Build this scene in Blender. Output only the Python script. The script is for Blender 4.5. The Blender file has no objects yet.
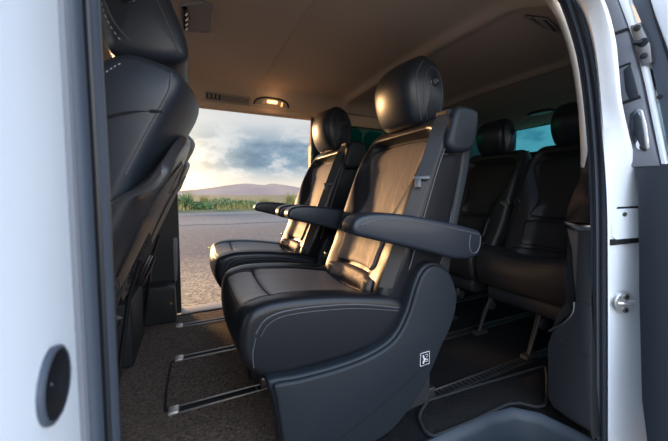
import bpy, bmesh, math, random
from mathutils import Vector, Matrix
from mathutils.bvhtree import BVHTree
random.seed(7)
SC = bpy.context.scene
COL = SC.collection
V = Vector

# ------------------------------------------------------------------ camera (real 16 mm lens standing beside the van)
FPX, YAW, PIT, CZ, SHY = 302.0, math.radians(25.5), math.radians(3.5), .76, -8.0
cd = bpy.data.cameras.new('camera'); cam = bpy.data.objects.new('camera', cd); COL.objects.link(cam)
cd.sensor_width = 36; cd.lens = FPX/668*36; cd.shift_y = SHY/668; cd.clip_start = .02; cd.clip_end = 3000
cam.location = (0, 0, CZ); cam.rotation_euler = (math.pi/2-PIT, 0, -YAW)
SC.camera = cam
cd.dof.use_dof = True; cd.dof.focus_distance = 1.25; cd.dof.aperture_fstop = 5.0

def ray(px, py):
    s, c = math.sin(YAW), math.cos(YAW); u = (px-334)/FPX; v = (220.5+SHY-py)/FPX
    cp, sp = math.cos(PIT), math.sin(PIT)
    return V((s*cp+u*c+v*s*sp, c*cp-u*s+v*c*sp, -sp+v*cp))
def atx(px, py, x): r = ray(px, py); return V((0, 0, CZ))+r*(x/r.x)
def aty(px, py, y): r = ray(px, py); return V((0, 0, CZ))+r*(y/r.y)
def atz(px, py, z): r = ray(px, py); return V((0, 0, CZ))+r*((z-CZ)/r.z)

# ------------------------------------------------------------------ materials
def mat(name, col, rough=.5, metal=0, spec=.5, coat=0, noise=None, bump=None, emit=None, sheen=0, col2=None, ctype='noise'):
    m = bpy.data.materials.new(name); m.use_nodes = True
    nt = m.node_tree; b = nt.nodes['Principled BSDF']
    b.inputs['Base Color'].default_value = (*col, 1); b.inputs['Roughness'].default_value = rough
    b.inputs['Metallic'].default_value = metal; b.inputs['Specular IOR Level'].default_value = spec
    b.inputs['Coat Weight'].default_value = coat; b.inputs['Coat Roughness'].default_value = .06
    b.inputs['Sheen Weight'].default_value = sheen
    tc = nt.nodes.new('ShaderNodeTexCoord')
    if noise:
        n = nt.nodes.new('ShaderNodeTexNoise'); n.inputs['Scale'].default_value = noise; n.inputs['Detail'].default_value = 6
        nt.links.new(tc.outputs['Object'], n.inputs['Vector'])
        r = nt.nodes.new('ShaderNodeValToRGB'); r.color_ramp.elements[0].position = .3; r.color_ramp.elements[1].position = .7
        r.color_ramp.elements[0].color = (*col, 1); r.color_ramp.elements[1].color = (*(col2 or [k*1.4 for k in col]), 1)
        nt.links.new(n.outputs['Fac'], r.inputs['Fac']); nt.links.new(r.outputs['Color'], b.inputs['Base Color'])
    prev = None
    for (kind, scale, strength, dist) in (bump or []):
        if kind == 'voronoi':
            t = nt.nodes.new('ShaderNodeTexVoronoi'); t.inputs['Scale'].default_value = scale; out = t.outputs['Distance']
        else:
            t = nt.nodes.new('ShaderNodeTexNoise'); t.inputs['Scale'].default_value = scale; t.inputs['Detail'].default_value = 4; out = t.outputs['Fac']
            if kind == 'wrinkle':
                mp = nt.nodes.new('ShaderNodeMapping'); mp.inputs['Scale'].default_value = (.35, 1, .35)
                nt.links.new(tc.outputs['Object'], mp.inputs['Vector']); nt.links.new(mp.outputs['Vector'], t.inputs['Vector'])
                t.inputs['Distortion'].default_value = .6
        if kind != 'wrinkle': nt.links.new(tc.outputs['Object'], t.inputs['Vector'])
        bp = nt.nodes.new('ShaderNodeBump'); bp.inputs['Strength'].default_value = strength; bp.inputs['Distance'].default_value = dist
        nt.links.new(out, bp.inputs['Height'])
        if prev: nt.links.new(prev.outputs['Normal'], bp.inputs['Normal'])
        prev = bp
    if prev: nt.links.new(prev.outputs['Normal'], b.inputs['Normal'])
    if emit:
        b.inputs['Emission Color'].default_value = (*emit[0], 1); b.inputs['Emission Strength'].default_value = emit[1]
    return m

M = {}
M['leather'] = mat('leather', (.009, .0095, .012), .35, spec=.38, bump=[('voronoi', 420, .12, .0006), ('wrinkle', 16, .22, .006)])
M['leather_smooth'] = mat('leather_smooth', (.012, .016, .023), .38, spec=.46, bump=[('voronoi', 420, .10, .0005)])
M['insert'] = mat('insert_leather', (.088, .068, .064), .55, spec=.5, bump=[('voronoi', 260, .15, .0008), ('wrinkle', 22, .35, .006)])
M['fabric_dark'] = mat('fabric_dark', (.014, .014, .016), .8, bump=[('noise', 500, .2, .001)])
M['plastic'] = mat('plastic', (.012, .016, .021), .5, spec=.32, bump=[('noise', 900, .08, .0004)])
M['plastic_soft'] = mat('plastic_soft', (.017, .019, .023), .62, spec=.4, bump=[('noise', 900, .08, .0004)])
M['plastic_gloss'] = mat('plastic_gloss', (.012, .012, .014), .25)
M['shellbrown'] = mat('shell_panel', (.035, .030, .028), .42, spec=.5)
M['piping'] = mat('piping', (.065, .068, .075), .5)
M['thread'] = mat('thread', (.32, .33, .35), .6)
M['seam'] = mat('seam', (.006, .006, .007), .7)
M['strap_lit'] = mat('lap_webbing_sunlit', (.035, .030, .027), .6)  # copy of the webbing with warm sunlight on the lap strap painted in
M['webbing'] = mat('webbing', (.022, .023, .027), .7, bump=[('noise', 700, .3, .0008)])
M['chrome'] = mat('chrome', (.75, .75, .76), .16, metal=1)
M['satin'] = mat('satin_chrome', (.80, .79, .77), .34, metal=.85)
M['binding'] = mat('mat_binding', (.018, .018, .019), .85)
M['browntrim'] = mat('brown_trim', (.07, .055, .045), .55)
M['leather_rear'] = mat('leather_rear', (.017, .0165, .0175), .45, spec=.5, bump=[('voronoi', 420, .10, .0005), ('wrinkle', 16, .15, .005)])
M['stripdark'] = mat('strip_dark', (.10, .10, .105), .45, metal=.6)
M['cushion_insert_sheen'] = mat('cushion_insert_sheen', (.19, .145, .125), .40, spec=.6, bump=[('voronoi', 260, .10, .0006), ('wrinkle', 20, .25, .005)])  # insert leather again, lighter: the sheen on the seat tops is painted in
M['shell_grey'] = mat('shell_grey', (.036, .036, .040), .33, spec=.5)
M['leather_front'] = mat('leather_front', (.021, .027, .037), .40, spec=.5, bump=[('voronoi', 420, .10, .0005)])
M['steel'] = mat('steel', (.30, .29, .28), .38, metal=1)
M['alu'] = mat('aluminium', (.30, .27, .25), .42, metal=1)
M['carpet_dark'] = mat('carpet_dark', (.008, .008, .008), .95, spec=.1, noise=140, col2=(.022, .020, .020), bump=[('noise', 220, .9, .008)])
M['carpet'] = mat('carpet', (.032, .020, .012), .95, spec=.1, noise=95, col2=(.21, .135, .088), bump=[('noise', 130, 1.0, .014)], sheen=.15)  # sunlight on the black carpet, painted in as brown
M['headliner'] = mat('headliner', (.60, .43, .30), .92, spec=.15, bump=[('noise', 600, .2, .001)])
M['beige'] = mat('beige_trim', (.62, .53, .44), .6)
M['paint'] = mat('white_paint', (.80, .84, .88), .42, coat=0)
M['rubber'] = mat('rubber', (.070, .085, .110), .5, spec=.4, bump=[('noise', 60, .1, .001)])
M['rubber_black'] = mat('rubber_black', (.012, .013, .016), .4)
M['greytrim'] = mat('grey_trim', (.18, .19, .215), .5, bump=[('noise', 900, .08, .0004)])
M['darkgrey'] = mat('dark_grey_trim', (.022, .030, .040), .5, bump=[('noise', 900, .08, .0004)])
M['trimdark'] = mat('trim_dark', (.017, .018, .021), .55, bump=[('noise', 900, .1, .0005)])
M['white_plastic'] = mat('white_mark', (.6, .6, .6), .5)
M['lampglow'] = mat('lamp_glow', (1, .75, .4), .4, emit=((1, .50, .14), 5))
M['lampglow2'] = mat('lamp_glow_soft', (1, .75, .4), .4, emit=((1, .5, .14), 1.5))
M['pocket'] = mat('pocket', (.36, .29, .23), .7)
M['lens'] = mat('lamp_lens', (.55, .45, .36), .3)

def tinted(name, col, refl=.08):
    m = bpy.data.materials.new(name); m.use_nodes = True; nt = m.node_tree; nt.nodes.clear()
    o = nt.nodes.new('ShaderNodeOutputMaterial'); mx = nt.nodes.new('ShaderNodeMixShader')
    t = nt.nodes.new('ShaderNodeBsdfTransparent'); t.inputs['Color'].default_value = (*col, 1)
    g = nt.nodes.new('ShaderNodeBsdfGlossy'); g.inputs['Roughness'].default_value = .04; g.inputs['Color'].default_value = (.8, .95, 1, 1)
    mx.inputs['Fac'].default_value = refl
    nt.links.new(t.outputs[0], mx.inputs[1]); nt.links.new(g.outputs[0], mx.inputs[2]); nt.links.new(mx.outputs[0], o.inputs['Surface'])
    return m
M['glass_teal'] = tinted('teal_glass', (.012, .13, .105), .004)
M['glass_side'] = tinted('side_glass', (.75, .78, .80))
M['glass_rear'] = tinted('rear_glass', (.34, .74, .80))

def wood():
    m = mat('dark_wood', (.03, .016, .010), .3, coat=.5); nt = m.node_tree; b = nt.nodes['Principled BSDF']
    tc = nt.nodes.new('ShaderNodeTexCoord'); w = nt.nodes.new('ShaderNodeTexWave'); w.inputs['Scale'].default_value = 14; w.inputs['Distortion'].default_value = 6
    r = nt.nodes.new('ShaderNodeValToRGB'); r.color_ramp.elements[0].color = (.012, .008, .006, 1); r.color_ramp.elements[1].color = (.06, .03, .018, 1)
    nt.links.new(tc.outputs['Object'], w.inputs['Vector']); nt.links.new(w.outputs['Fac'], r.inputs['Fac']); nt.links.new(r.outputs['Color'], b.inputs['Base Color'])
    return m
M['wood'] = wood()

# ------------------------------------------------------------------ mesh helpers
def obj(name, bm, m, parent=None, smooth=True, angle=40):
    bmesh.ops.recalc_face_normals(bm, faces=bm.faces)
    me = bpy.data.meshes.new(name); bm.to_mesh(me); bm.free()
    ms = m if isinstance(m, (list, tuple)) else [m]
    for k in ms: me.materials.append(M[k])
    if smooth:
        me.polygons.foreach_set('use_smooth', [True]*len(me.polygons))
        me.set_sharp_from_angle(angle=math.radians(angle))
    o = bpy.data.objects.new(name, me); COL.objects.link(o)
    if parent: o.parent = parent
    return o
def tag(o, label=None, cat=None, group=None, kind=None):
    if label: o['label'] = label
    if cat: o['category'] = cat
    if group: o['group'] = group
    if kind: o['kind'] = kind
    return o
def struct(name, bm, m, label=None, cat=None, parent=None, angle=40):
    o = obj(name, bm, m, parent, angle=angle)
    if not parent: tag(o, label, cat, kind='structure')
    return o
def thing(name, label, cat, loc=(0, 0, 0), group=None):
    o = bpy.data.objects.new(name, None); COL.objects.link(o); o.location = loc; o.empty_display_size = .1
    return tag(o, label, cat, group)
def kids(o): return [c for c in list(COL.objects) if c.parent == o]
def copy_tree(o, parent=None):
    c = o.copy(); COL.objects.link(c); c.parent = parent
    for k in kids(o): copy_tree(k, c)
    return c

def spline(ctrl, n, closed=True, sub=14):
    c = [V(p) for p in ctrl]; N = len(c); pts = []
    for i in range(N if closed else N-1):
        g = (lambda k: c[k % N]) if closed else (lambda k: c[min(max(k, 0), N-1)])
        p0, p1, p2, p3 = g(i-1), g(i), g(i+1), g(i+2)
        for k in range(sub):
            t = k/sub
            pts.append(.5*((2*p1)+(p2-p0)*t+(2*p0-5*p1+4*p2-p3)*t*t+(3*p1-p0-3*p2+p3)*t**3))
    if not closed: pts.append(c[-1].copy())
    return resample(pts, n, closed)
def resample(pts, n, closed=True):
    P = list(pts)+([pts[0]] if closed else [])
    L = [0]
    for a, b in zip(P, P[1:]): L.append(L[-1]+(b-a).length)
    out = []; j = 0; m = n if closed else n-1
    for i in range(n):
        d = L[-1]*i/m
        while j < len(L)-2 and L[j+1] < d: j += 1
        f = (d-L[j])/max(L[j+1]-L[j], 1e-9)
        out.append(P[j].lerp(P[j+1], min(max(f, 0), 1)))
    return out
def ss(x, a, b):
    t = min(max((x-a)/(b-a), 0), 1); return t*t*(3-2*t)
def grid_bm(bm, secs, closed=True, cap=True):
    rows = [[bm.verts.new(p) for p in s] for s in secs]; n = len(rows[0])
    for a, b in zip(rows, rows[1:]):
        for i in range(n if closed else n-1):
            j = (i+1) % n; bm.faces.new((a[i], a[j], b[j], b[i]))
    if cap and closed:
        for r in (rows[0], rows[-1]):
            c = bm.verts.new(sum((v.co for v in r), V())/n)
            if n > 24: bm.faces.new(r); bm.verts.remove(c)
            else:
                for i in range(n): bm.faces.new((r[i], r[(i+1) % n], c))
    return rows
def offset2(P, d):
    n = len(P); area = sum(P[i].x*P[(i+1) % n].y-P[(i+1) % n].x*P[i].y for i in range(n)); sg = 1 if area > 0 else -1
    out = []
    for i in range(n):
        t = (P[(i+1) % n]-P[i-1]); t.normalize()
        out.append(P[i]+V((-t.y, t.x))*d*sg)
    return out
def slab(ctrl, y0, y1, R=.02, n=72, mid=3, warp=None, bm=None, smoothp=True, plane='xz', capdome=0):
    """solid whose side outline (x,z) is ctrl, running from y0 to y1 with rounded edges of radius R."""
    bm = bm or bmesh.new()
    P = spline([V((p[0], p[1])) for p in ctrl], n) if smoothp else resample([V((p[0], p[1])) for p in ctrl], n)
    st = []
    K = 5
    st = []
    for k in range(K+1):
        a = math.pi/2*k/K; st.append((y0+R*(1-math.cos(a)), R*(1-math.sin(a))))
    for k in range(1, mid+1): st.append((y0+R+(y1-y0-2*R)*k/(mid+1), 0))
    for k in range(K, -1, -1):
        a = math.pi/2*k/K; st.append((y1-R*(1-math.cos(a)), R*(1-math.sin(a))))
    secs = []
    for y, d in st:
        Q = offset2(P, d) if d > 1e-6 else P
        secs.append([V((q.x, y, q.y)) for q in Q])
    if capdome:
        c0 = sum(secs[0], V())/n; c1 = sum(secs[-1], V())/n
        pre = []; post = []
        for f in (.25, .5, .75):
            pre.append([c0+(p-c0)*f+V((0, -capdome*(1-f*f), 0)) for p in secs[0]])
            post.append([c1+(p-c1)*f+V((0, capdome*(1-f*f), 0)) for p in secs[-1]])
        secs = pre+secs+post[::-1]
    if warp: secs = [[V(warp(p.x, p.y, p.z)) for p in s] for s in secs]
    grid_bm(bm, secs); return bm
def split_obj(name, bm, m, parent):
    # every loose piece its own child object
    seen = set(); out = []
    bm.verts.ensure_lookup_table()
    for v in bm.verts:
        if v in seen: continue
        st = [v]; comp = {v}
        while st:
            q = st.pop()
            for e in q.link_edges:
                o = e.other_vert(q)
                if o not in comp: comp.add(o); st.append(o)
        seen |= comp
        nb = bmesh.new(); mp = {q: nb.verts.new(q.co) for q in comp}
        for f in {f for q in comp for f in q.link_faces}: nb.faces.new([mp[q] for q in f.verts])
        out.append(obj(name, nb, m, parent))
    bm.free(); return out
def box(bm, x0, x1, y0, y1, z0, z1, bev=0, warp=None):
    r = bmesh.ops.create_cube(bm, size=1)
    for v in r['verts']:
        v.co = V(((x0+x1)/2+v.co.x*(x1-x0), (y0+y1)/2+v.co.y*(y1-y0), (z0+z1)/2+v.co.z*(z1-z0)))
    if bev:
        es = list({e for v in r['verts'] for e in v.link_edges})
        bmesh.ops.bevel(bm, geom=es, offset=bev, segments=3, affect='EDGES', profile=.5)
    return bm
def bx(*a, bev=0): return box(bmesh.new(), *a, bev=bev)
def tube(bm, pts, r, closed=False, sides=8, flat=None):
    pts = [V(p) for p in pts]; n = len(pts); secs = []; up = None
    for i in range(n):
        a = pts[i-1] if (closed or i > 0) else pts[i]; b = pts[(i+1) % n] if (closed or i < n-1) else pts[i]
        t = (b-a).normalized()
        if up is None:
            up = V((0, 0, 1)) if abs(t.z) < .9 else V((1, 0, 0))
        s = t.cross(up).normalized(); up = s.cross(t).normalized()
        rr = r[i] if isinstance(r, (list, tuple)) else r
        secs.append([pts[i]+s*math.cos(2*math.pi*k/sides)*rr+up*math.sin(2*math.pi*k/sides)*rr for k in range(sides)])
    if closed: secs.append(secs[0])
    grid_bm(bm, secs, cap=not closed); return bm
def ribbon(bm, pts, width, wdir, t=.002):
    secs = []
    for i, p in enumerate(pts):
        p = V(p); w = V(wdir[i] if isinstance(wdir, list) else wdir).normalized()
        tn = (V(pts[min(i+1, len(pts)-1)])-V(pts[max(i-1, 0)])).normalized(); nn = tn.cross(w).normalized()
        secs.append([p-w*width/2-nn*t, p+w*width/2-nn*t, p+w*width/2+nn*t, p-w*width/2+nn*t])
    grid_bm(bm, secs); return bm
def disc(bm, c, axis, r, h, sides=24, r2=None):
    axis = V(axis).normalized(); a = axis.orthogonal().normalized(); b = axis.cross(a)
    rows = []
    for rr, hh in ((r*.999, 0), (r, 0), (r, h*.8), ((r2 or r*.92), h)):
        rows.append([V(c)+axis*hh+(a*math.cos(2*math.pi*k/sides)+b*math.sin(2*math.pi*k/sides))*rr for k in range(sides)])
    grid_bm(bm, rows); return bm
def ring(bm, c, axis, R, r, sides=28, ell=None):
    axis = V(axis).normalized(); a = V(ell[0]).normalized() if ell else axis.orthogonal().normalized(); b = axis.cross(a)
    k2 = ell[1] if ell else 1
    return tube(bm, [V(c)+a*math.cos(2*math.pi*k/sides)*R+b*math.sin(2*math.pi*k/sides)*R*k2 for k in range(sides)], r, closed=True, sides=6)
def drape(bvh, pts, d, off=.001, n=0, far=1.0, closed=False):
    d = V(d).normalized(); P = [V(p) for p in pts]
    if n: P = spline(P, n, closed)
    out = []
    for p in P:
        h = bvh.ray_cast(p-d*far, d)
        if h[0] is not None:
            nn = h[1] if h[1].dot(d) < 0 else -h[1]
            out.append(h[0]+nn*off)
    return out
def pad(bvh, outline, d, th, rings=7, n=56, far=1.0, sm=True, back=.006):
    """upholstered patch: outline (3D points) projected along d on a surface, swelling by th."""
    d = V(d).normalized(); P = spline(outline, n) if sm else resample([V(p) for p in outline], n)
    c = sum(P, V())/n; bm = bmesh.new(); secs = []
    fr = [1, 1, .985, .95, .86, .7, .5, .25, .06]; hh = [-back, 0, .45, .75, .93, 1, 1, 1, 1]
    for f, h in zip(fr, hh):
        s = []
        for p in P:
            q = c+(p-c)*f; r = bvh.ray_cast(q-d*far, d)
            base = r[0] if r[0] is not None else q
            s.append(base-d*(th*h if h > 0 else h))
        secs.append(s)
    grid_bm(bm, secs); return bm
def plate(poly, x, t, bev=.003, bm=None, smoothn=0):
    """flat trim piece standing across x, outline of 3D or (y,z) points."""
    bm = bm or bmesh.new()
    P = [(p[1], p[2]) if len(p) == 3 else (p[0], p[1]) for p in poly]
    if smoothn: P = [(q.x, q.y) for q in spline([V((a, b)) for a, b in P], smoothn)]
    v0 = [bm.verts.new((x, a, b)) for a, b in P]; f = bm.faces.new(v0)
    r = bmesh.ops.extrude_face_region(bm, geom=[f])
    nv = [g for g in r['geom'] if isinstance(g, bmesh.types.BMVert)]
    bmesh.ops.translate(bm, vec=(t, 0, 0), verts=nv)
    if bev:
        es = [e for e in bm.edges if all(abs(v.co.x-x) < 1e-6 for v in e.verts) and e.verts[0] in v0]
        bmesh.ops.bevel(bm, geom=es, offset=bev, segments=2, affect='EDGES', profile=.5)
    return bm
def sweep(bm, path, prof, nrm, closed=False):
    """prof(i) -> list of (in_plane_offset, y_offset); nrm[i] in-plane normal (x,z)."""
    secs = []
    for i, p in enumerate(path):
        nx, nz = nrm[i]
        secs.append([V((p.x+nx*a, p.y+b, p.z+nz*a)) for a, b in prof(i)])
    grid_bm(bm, secs); return bm

# ================================================================== CAPTAIN SEAT
def xf(z): return .62+(z-.664)*.41
CUSH = [(.118, .438), (.155, .458), (.22, .464), (.35, .455), (.5, .432), (.60, .41), (.625, .36), (.58, .31), (.45, .282), (.3, .275), (.21, .275), (.15, .290), (.115, .33), (.10, .385)]
BACK = [(.535, .43), (.585, .56), (.625, .664), (.668, .78), (.712, .89), (.75, .975), (.778, 1.018), (.815, 1.032), (.848, 1.018), (.868, .965), (.858, .85), (.822, .70), (.797, .59), (.768, .47), (.73, .405), (.62, .395)]
HEAD = [(x, 1.016+(z-1.016)*.89) for x, z in [(.742, 1.025), (.712, 1.07), (.692, 1.14), (.692, 1.21), (.722, 1.272), (.782, 1.302), (.842, 1.278), (.876, 1.21), (.886, 1.13), (.872, 1.05), (.835, 1.022), (.785, 1.016)]]
def cush_warp(sx=1, x0=0):
    def w(x, y, z):
        a = abs(y); zz = z
        if z > .37:
            k = ss(z, .37, .43)
            zz += k*(.020*ss(a, .10, .19)-.006*(1-ss(a, .02, .12)))
            zz -= k*.004*math.exp(-((x-.205)/.012)**2)*(1-ss(a, .15, .18))
        xx = x-.012*(1-(a/.235)**2)*ss(.25-x, 0, .15)
        return ((xx-.10)*sx+.10+x0, y*(1+.02*ss(z, .3, .4)), zz)
    return w
def win(z): return .105+(.185-.105)*ss(z, .64, .90)
def back_warp(x, y, z):
    a = abs(y)
    mid = xf(z)+.10
    if x < mid:
        w = win(z)
        dish = .052*(1-ss(a, w-.035, w+.03))*(1-ss(z, .955, 1.0))
        x += dish*(.5+.5*ss(z, .60, .68))*ss(mid-x, 0, .07)
        x -= .012*ss(a, w, .2)*(1-ss(z, .85, 1.0))*ss(mid-x, 0, .05)
    k = max(0, (z-.90)/.14)
    y *= 1-(.20 if y > 0 else .12)*k*k
    y *= 1-.06*ss(.6-z, 0, .2)
    return (x, y, z)
def head_warp(x, y, z):
    k = (z-1.14)/.13
    y *= 1.0-.10*max(k, 0)**2-.13*max(-k, 0)**2
    x += .035*(abs(y)/.13)**2.2*ss(.80-x, 0, .06)
    return (x, y, z)

def seat_uphol(root, dx=0, sx=1, cx0=0, ins='insert', hsc=1, lm='leather'):
    """cushion, backrest, headrest, belt: shared by the middle row and the rear row."""
    def sh0(p): return V((p[0]+dx, p[1], p[2]))
    sh = sh0
    # cushion
    bm = slab(CUSH, -.237, .237, R=.024, mid=17, n=96, warp=cush_warp(sx, cx0))
    bv = BVHTree.FromBMesh(bm); cu = obj('cushion', bm, lm, root)
    def cm(x): return (x-.10)*sx+.10+cx0
    b = bmesh.new()
    tube(b, drape(bv, [(cm(.205), y, 1) for y in [k*.01 for k in range(-17, 18)]], (0, 0, -1), 0, far=.2), .0022, sides=6)
    for s in (-1, 1):
        tube(b, drape(bv, [(cm(.125), s*.172, 1), (cm(.2), s*.170, 1), (cm(.4), s*.166, 1), (cm(.58), s*.160, 1)], (0, 0, -1), 0, n=24, far=.2), .002, sides=6)
    split_obj('seam', b, 'seam', cu)
    b = bmesh.new()
    for s in (-1, 1):
        tube(b, drape(bv, [(cm(.14), s*1, .41), (cm(.17), s*1, .446), (cm(.25), s*1, .456), (cm(.42), s*1, .441), (cm(.58), s*1, .405)], (0, -s, 0), .0006, n=30, far=1), .0022, sides=6)
        tube(b, drape(bv, [(cm(.152), s*1, .40), (cm(.18), s*1, .434), (cm(.25), s*1, .444), (cm(.42), s*1, .429), (cm(.58), s*1, .395)], (0, -s, 0), .0003, n=30, far=1), .0011, sides=6)
        tube(b, drape(bv, [(cm(.14), s*1, .40), (cm(.132), s*1, .36), (cm(.135), s*1, .32)], (0, -s, 0), .0006, n=14, far=1), .0018, sides=6)
    split_obj('piping', b, 'piping', cu)
    fl = pad(bv, [(cm(.515), -.12, 1), (cm(.56), -.125, 1), (cm(.575), 0, 1), (cm(.56), .125, 1), (cm(.515), .12, 1), (cm(.51), 0, 1)], (0, 0, -1), .006, far=.2, sm=False)
    for xa, xb in ((.211, .505), (.116, .200)):
        ya = .150
        fp = pad(bv, [(cm(xa), -ya, 1), (cm((xa+xb)/2), -ya, 1), (cm(xb), -ya+.008, 1), (cm(xb), 0, 1), (cm(xb), ya-.008, 1), (cm((xa+xb)/2), ya, 1), (cm(xa), ya, 1), (cm(xa), 0, 1)], (0, 0, -1), .004, far=.2, n=120, sm=False)
        obj('cushion_panel', fp, 'cushion_insert_sheen' if ins == 'insert' else ins, cu)
    obj('child_seat_anchor_flap', fl, 'leather_smooth', cu)
    # backrest
    bm = slab(BACK, -.240, .240, R=.038, mid=31, n=150, warp=lambda x, y, z: sh(back_warp(x, y, z)))
    bv = BVHTree.FromBMesh(bm); bk = obj('backrest', bm, lm, root)
    D = (1, 0, 0)
    ol = [(0, .115, .648), (0, .112, .70), (0, .122, .76), (0, .160, .84), (0, .182, .905), (0, .165, .945), (0, .08, .957), (0, 0, .959), (0, -.08, .957), (0, -.165, .945), (0, -.182, .905), (0, -.160, .84), (0, -.122, .76), (0, -.112, .70), (0, -.115, .648), (0, 0, .640)]
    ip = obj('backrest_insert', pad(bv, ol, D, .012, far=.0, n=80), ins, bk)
    b = bmesh.new(); tube(b, drape(bv, [(0, y*1.035, .80+(z-.80)*1.03) for _, y, z in ol], D, .001, n=80, far=0, closed=True), .0050, closed=True, sides=6)
    obj('insert_seam', b, 'seam', bk)
    lp = [(0, .125, .50), (0, .135, .56), (0, .130, .618), (0, 0, .622), (0, -.130, .618), (0, -.135, .56), (0, -.125, .50), (0, 0, .496)]
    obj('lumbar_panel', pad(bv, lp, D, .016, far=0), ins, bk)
    lq = [(0, .165, .418), (0, .165, .478), (0, 0, .482), (0, -.165, .478), (0, -.165, .418), (0, 0, .415)]
    lw = pad(bv, lq, D, .020, far=0, sm=False); bv2 = BVHTree.FromBMesh(lw)
    lw = obj('lower_panel', lw, ins, bk)
    for s in (-1, 1):
        hs = pad(bv2, [(0, s*.150, .430), (0, s*.150, .468), (0, s*.128, .468), (0, s*.128, .430)], D, .003, far=0, sm=False)
        obj('anchor_slot', hs, 'seam', lw)
    # side seams and piping on both flanks
    b = bmesh.new()
    for s in (-1, 1):
        tube(b, drape(bv, [sh((.625, s, .52)), sh((.665, s, .64)), sh((.712, s, .78)), sh((.745, s, .87)), sh((.775, s, .93)), sh((.80, s, .985))], (0, -s, 0), .0008, n=34), .0022, sides=6)
        tube(b, drape(bv, [sh((.775, s, .545)), sh((.797, s, .64)), sh((.832, s, .78)), sh((.850, s, .86)), sh((.856, s, .93)), sh((.846, s, .98))], (0, -s, 0), .0008, n=34), .0026, sides=6)
    for x0_, z0_, x1_, z1_ in ((.735, .888, .852, .902),):
        tube(b, drape(bv, [sh((x0_+(x1_-x0_)*k/8, -1, z0_+(z1_-z0_)*k/8)) for k in range(9)], (0, 1, 0), .0004), .0018, sides=6)
    split_obj('piping', b, 'piping', bk)
    # headrest
    def sh(p):
        q = sh0(p); return V((.80+dx+(q.x-.80-dx)*hsc, q.y*(hsc if abs(q.y) < .5 else 1), 1.02+(q.z-1.02)*hsc))
    bm = slab(HEAD, -.128, .128, R=.030, mid=9, n=84, warp=lambda x, y, z: sh(head_warp(x, y, z)), capdome=.006)
    bv = BVHTree.FromBMesh(bm); hd = obj('headrest', bm, 'leather_smooth', root)
    b = bmesh.new()
    for s in (-1, 1):
        tube(b, drape(bv, [sh((.775, s, 1.03)), sh((.752, s, 1.08)), sh((.738, s, 1.14)), sh((.742, s, 1.195)), sh((.772, s, 1.240))], (0, -s, 0), .0006, n=26), .0022, sides=6)
        tube(b, drape(bv, [sh((.80, s, 1.035)), sh((.772, s, 1.09)), sh((.766, s, 1.14)), sh((.785, s, 1.205)), sh((.818, s, 1.222)), sh((.848, s, 1.19)), sh((.858, s, 1.12)), sh((.850, s, 1.06))], (0, -s, 0), .0006, n=34), .0015, sides=6)
    split_obj('seam', b, 'piping', hd)
    h = drape(bv, [sh((.815, -1, 1.170))], (0, 1, 0), 0)[0]
    b = bmesh.new(); ring(b, h, (0, -1, 0), .017, .0030); disc(b, h, (0, -1, 0), .011, .004); obj('release_button', b, 'plastic_gloss', hd)
    b = bmesh.new()
    for y in (-.07, .07): tube(b, [sh((.815, y, .99)), sh((.81, y, 1.05))], .007, sides=10)
    split_obj('headrest_post', b, 'chrome', hd)
    return bk

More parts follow.
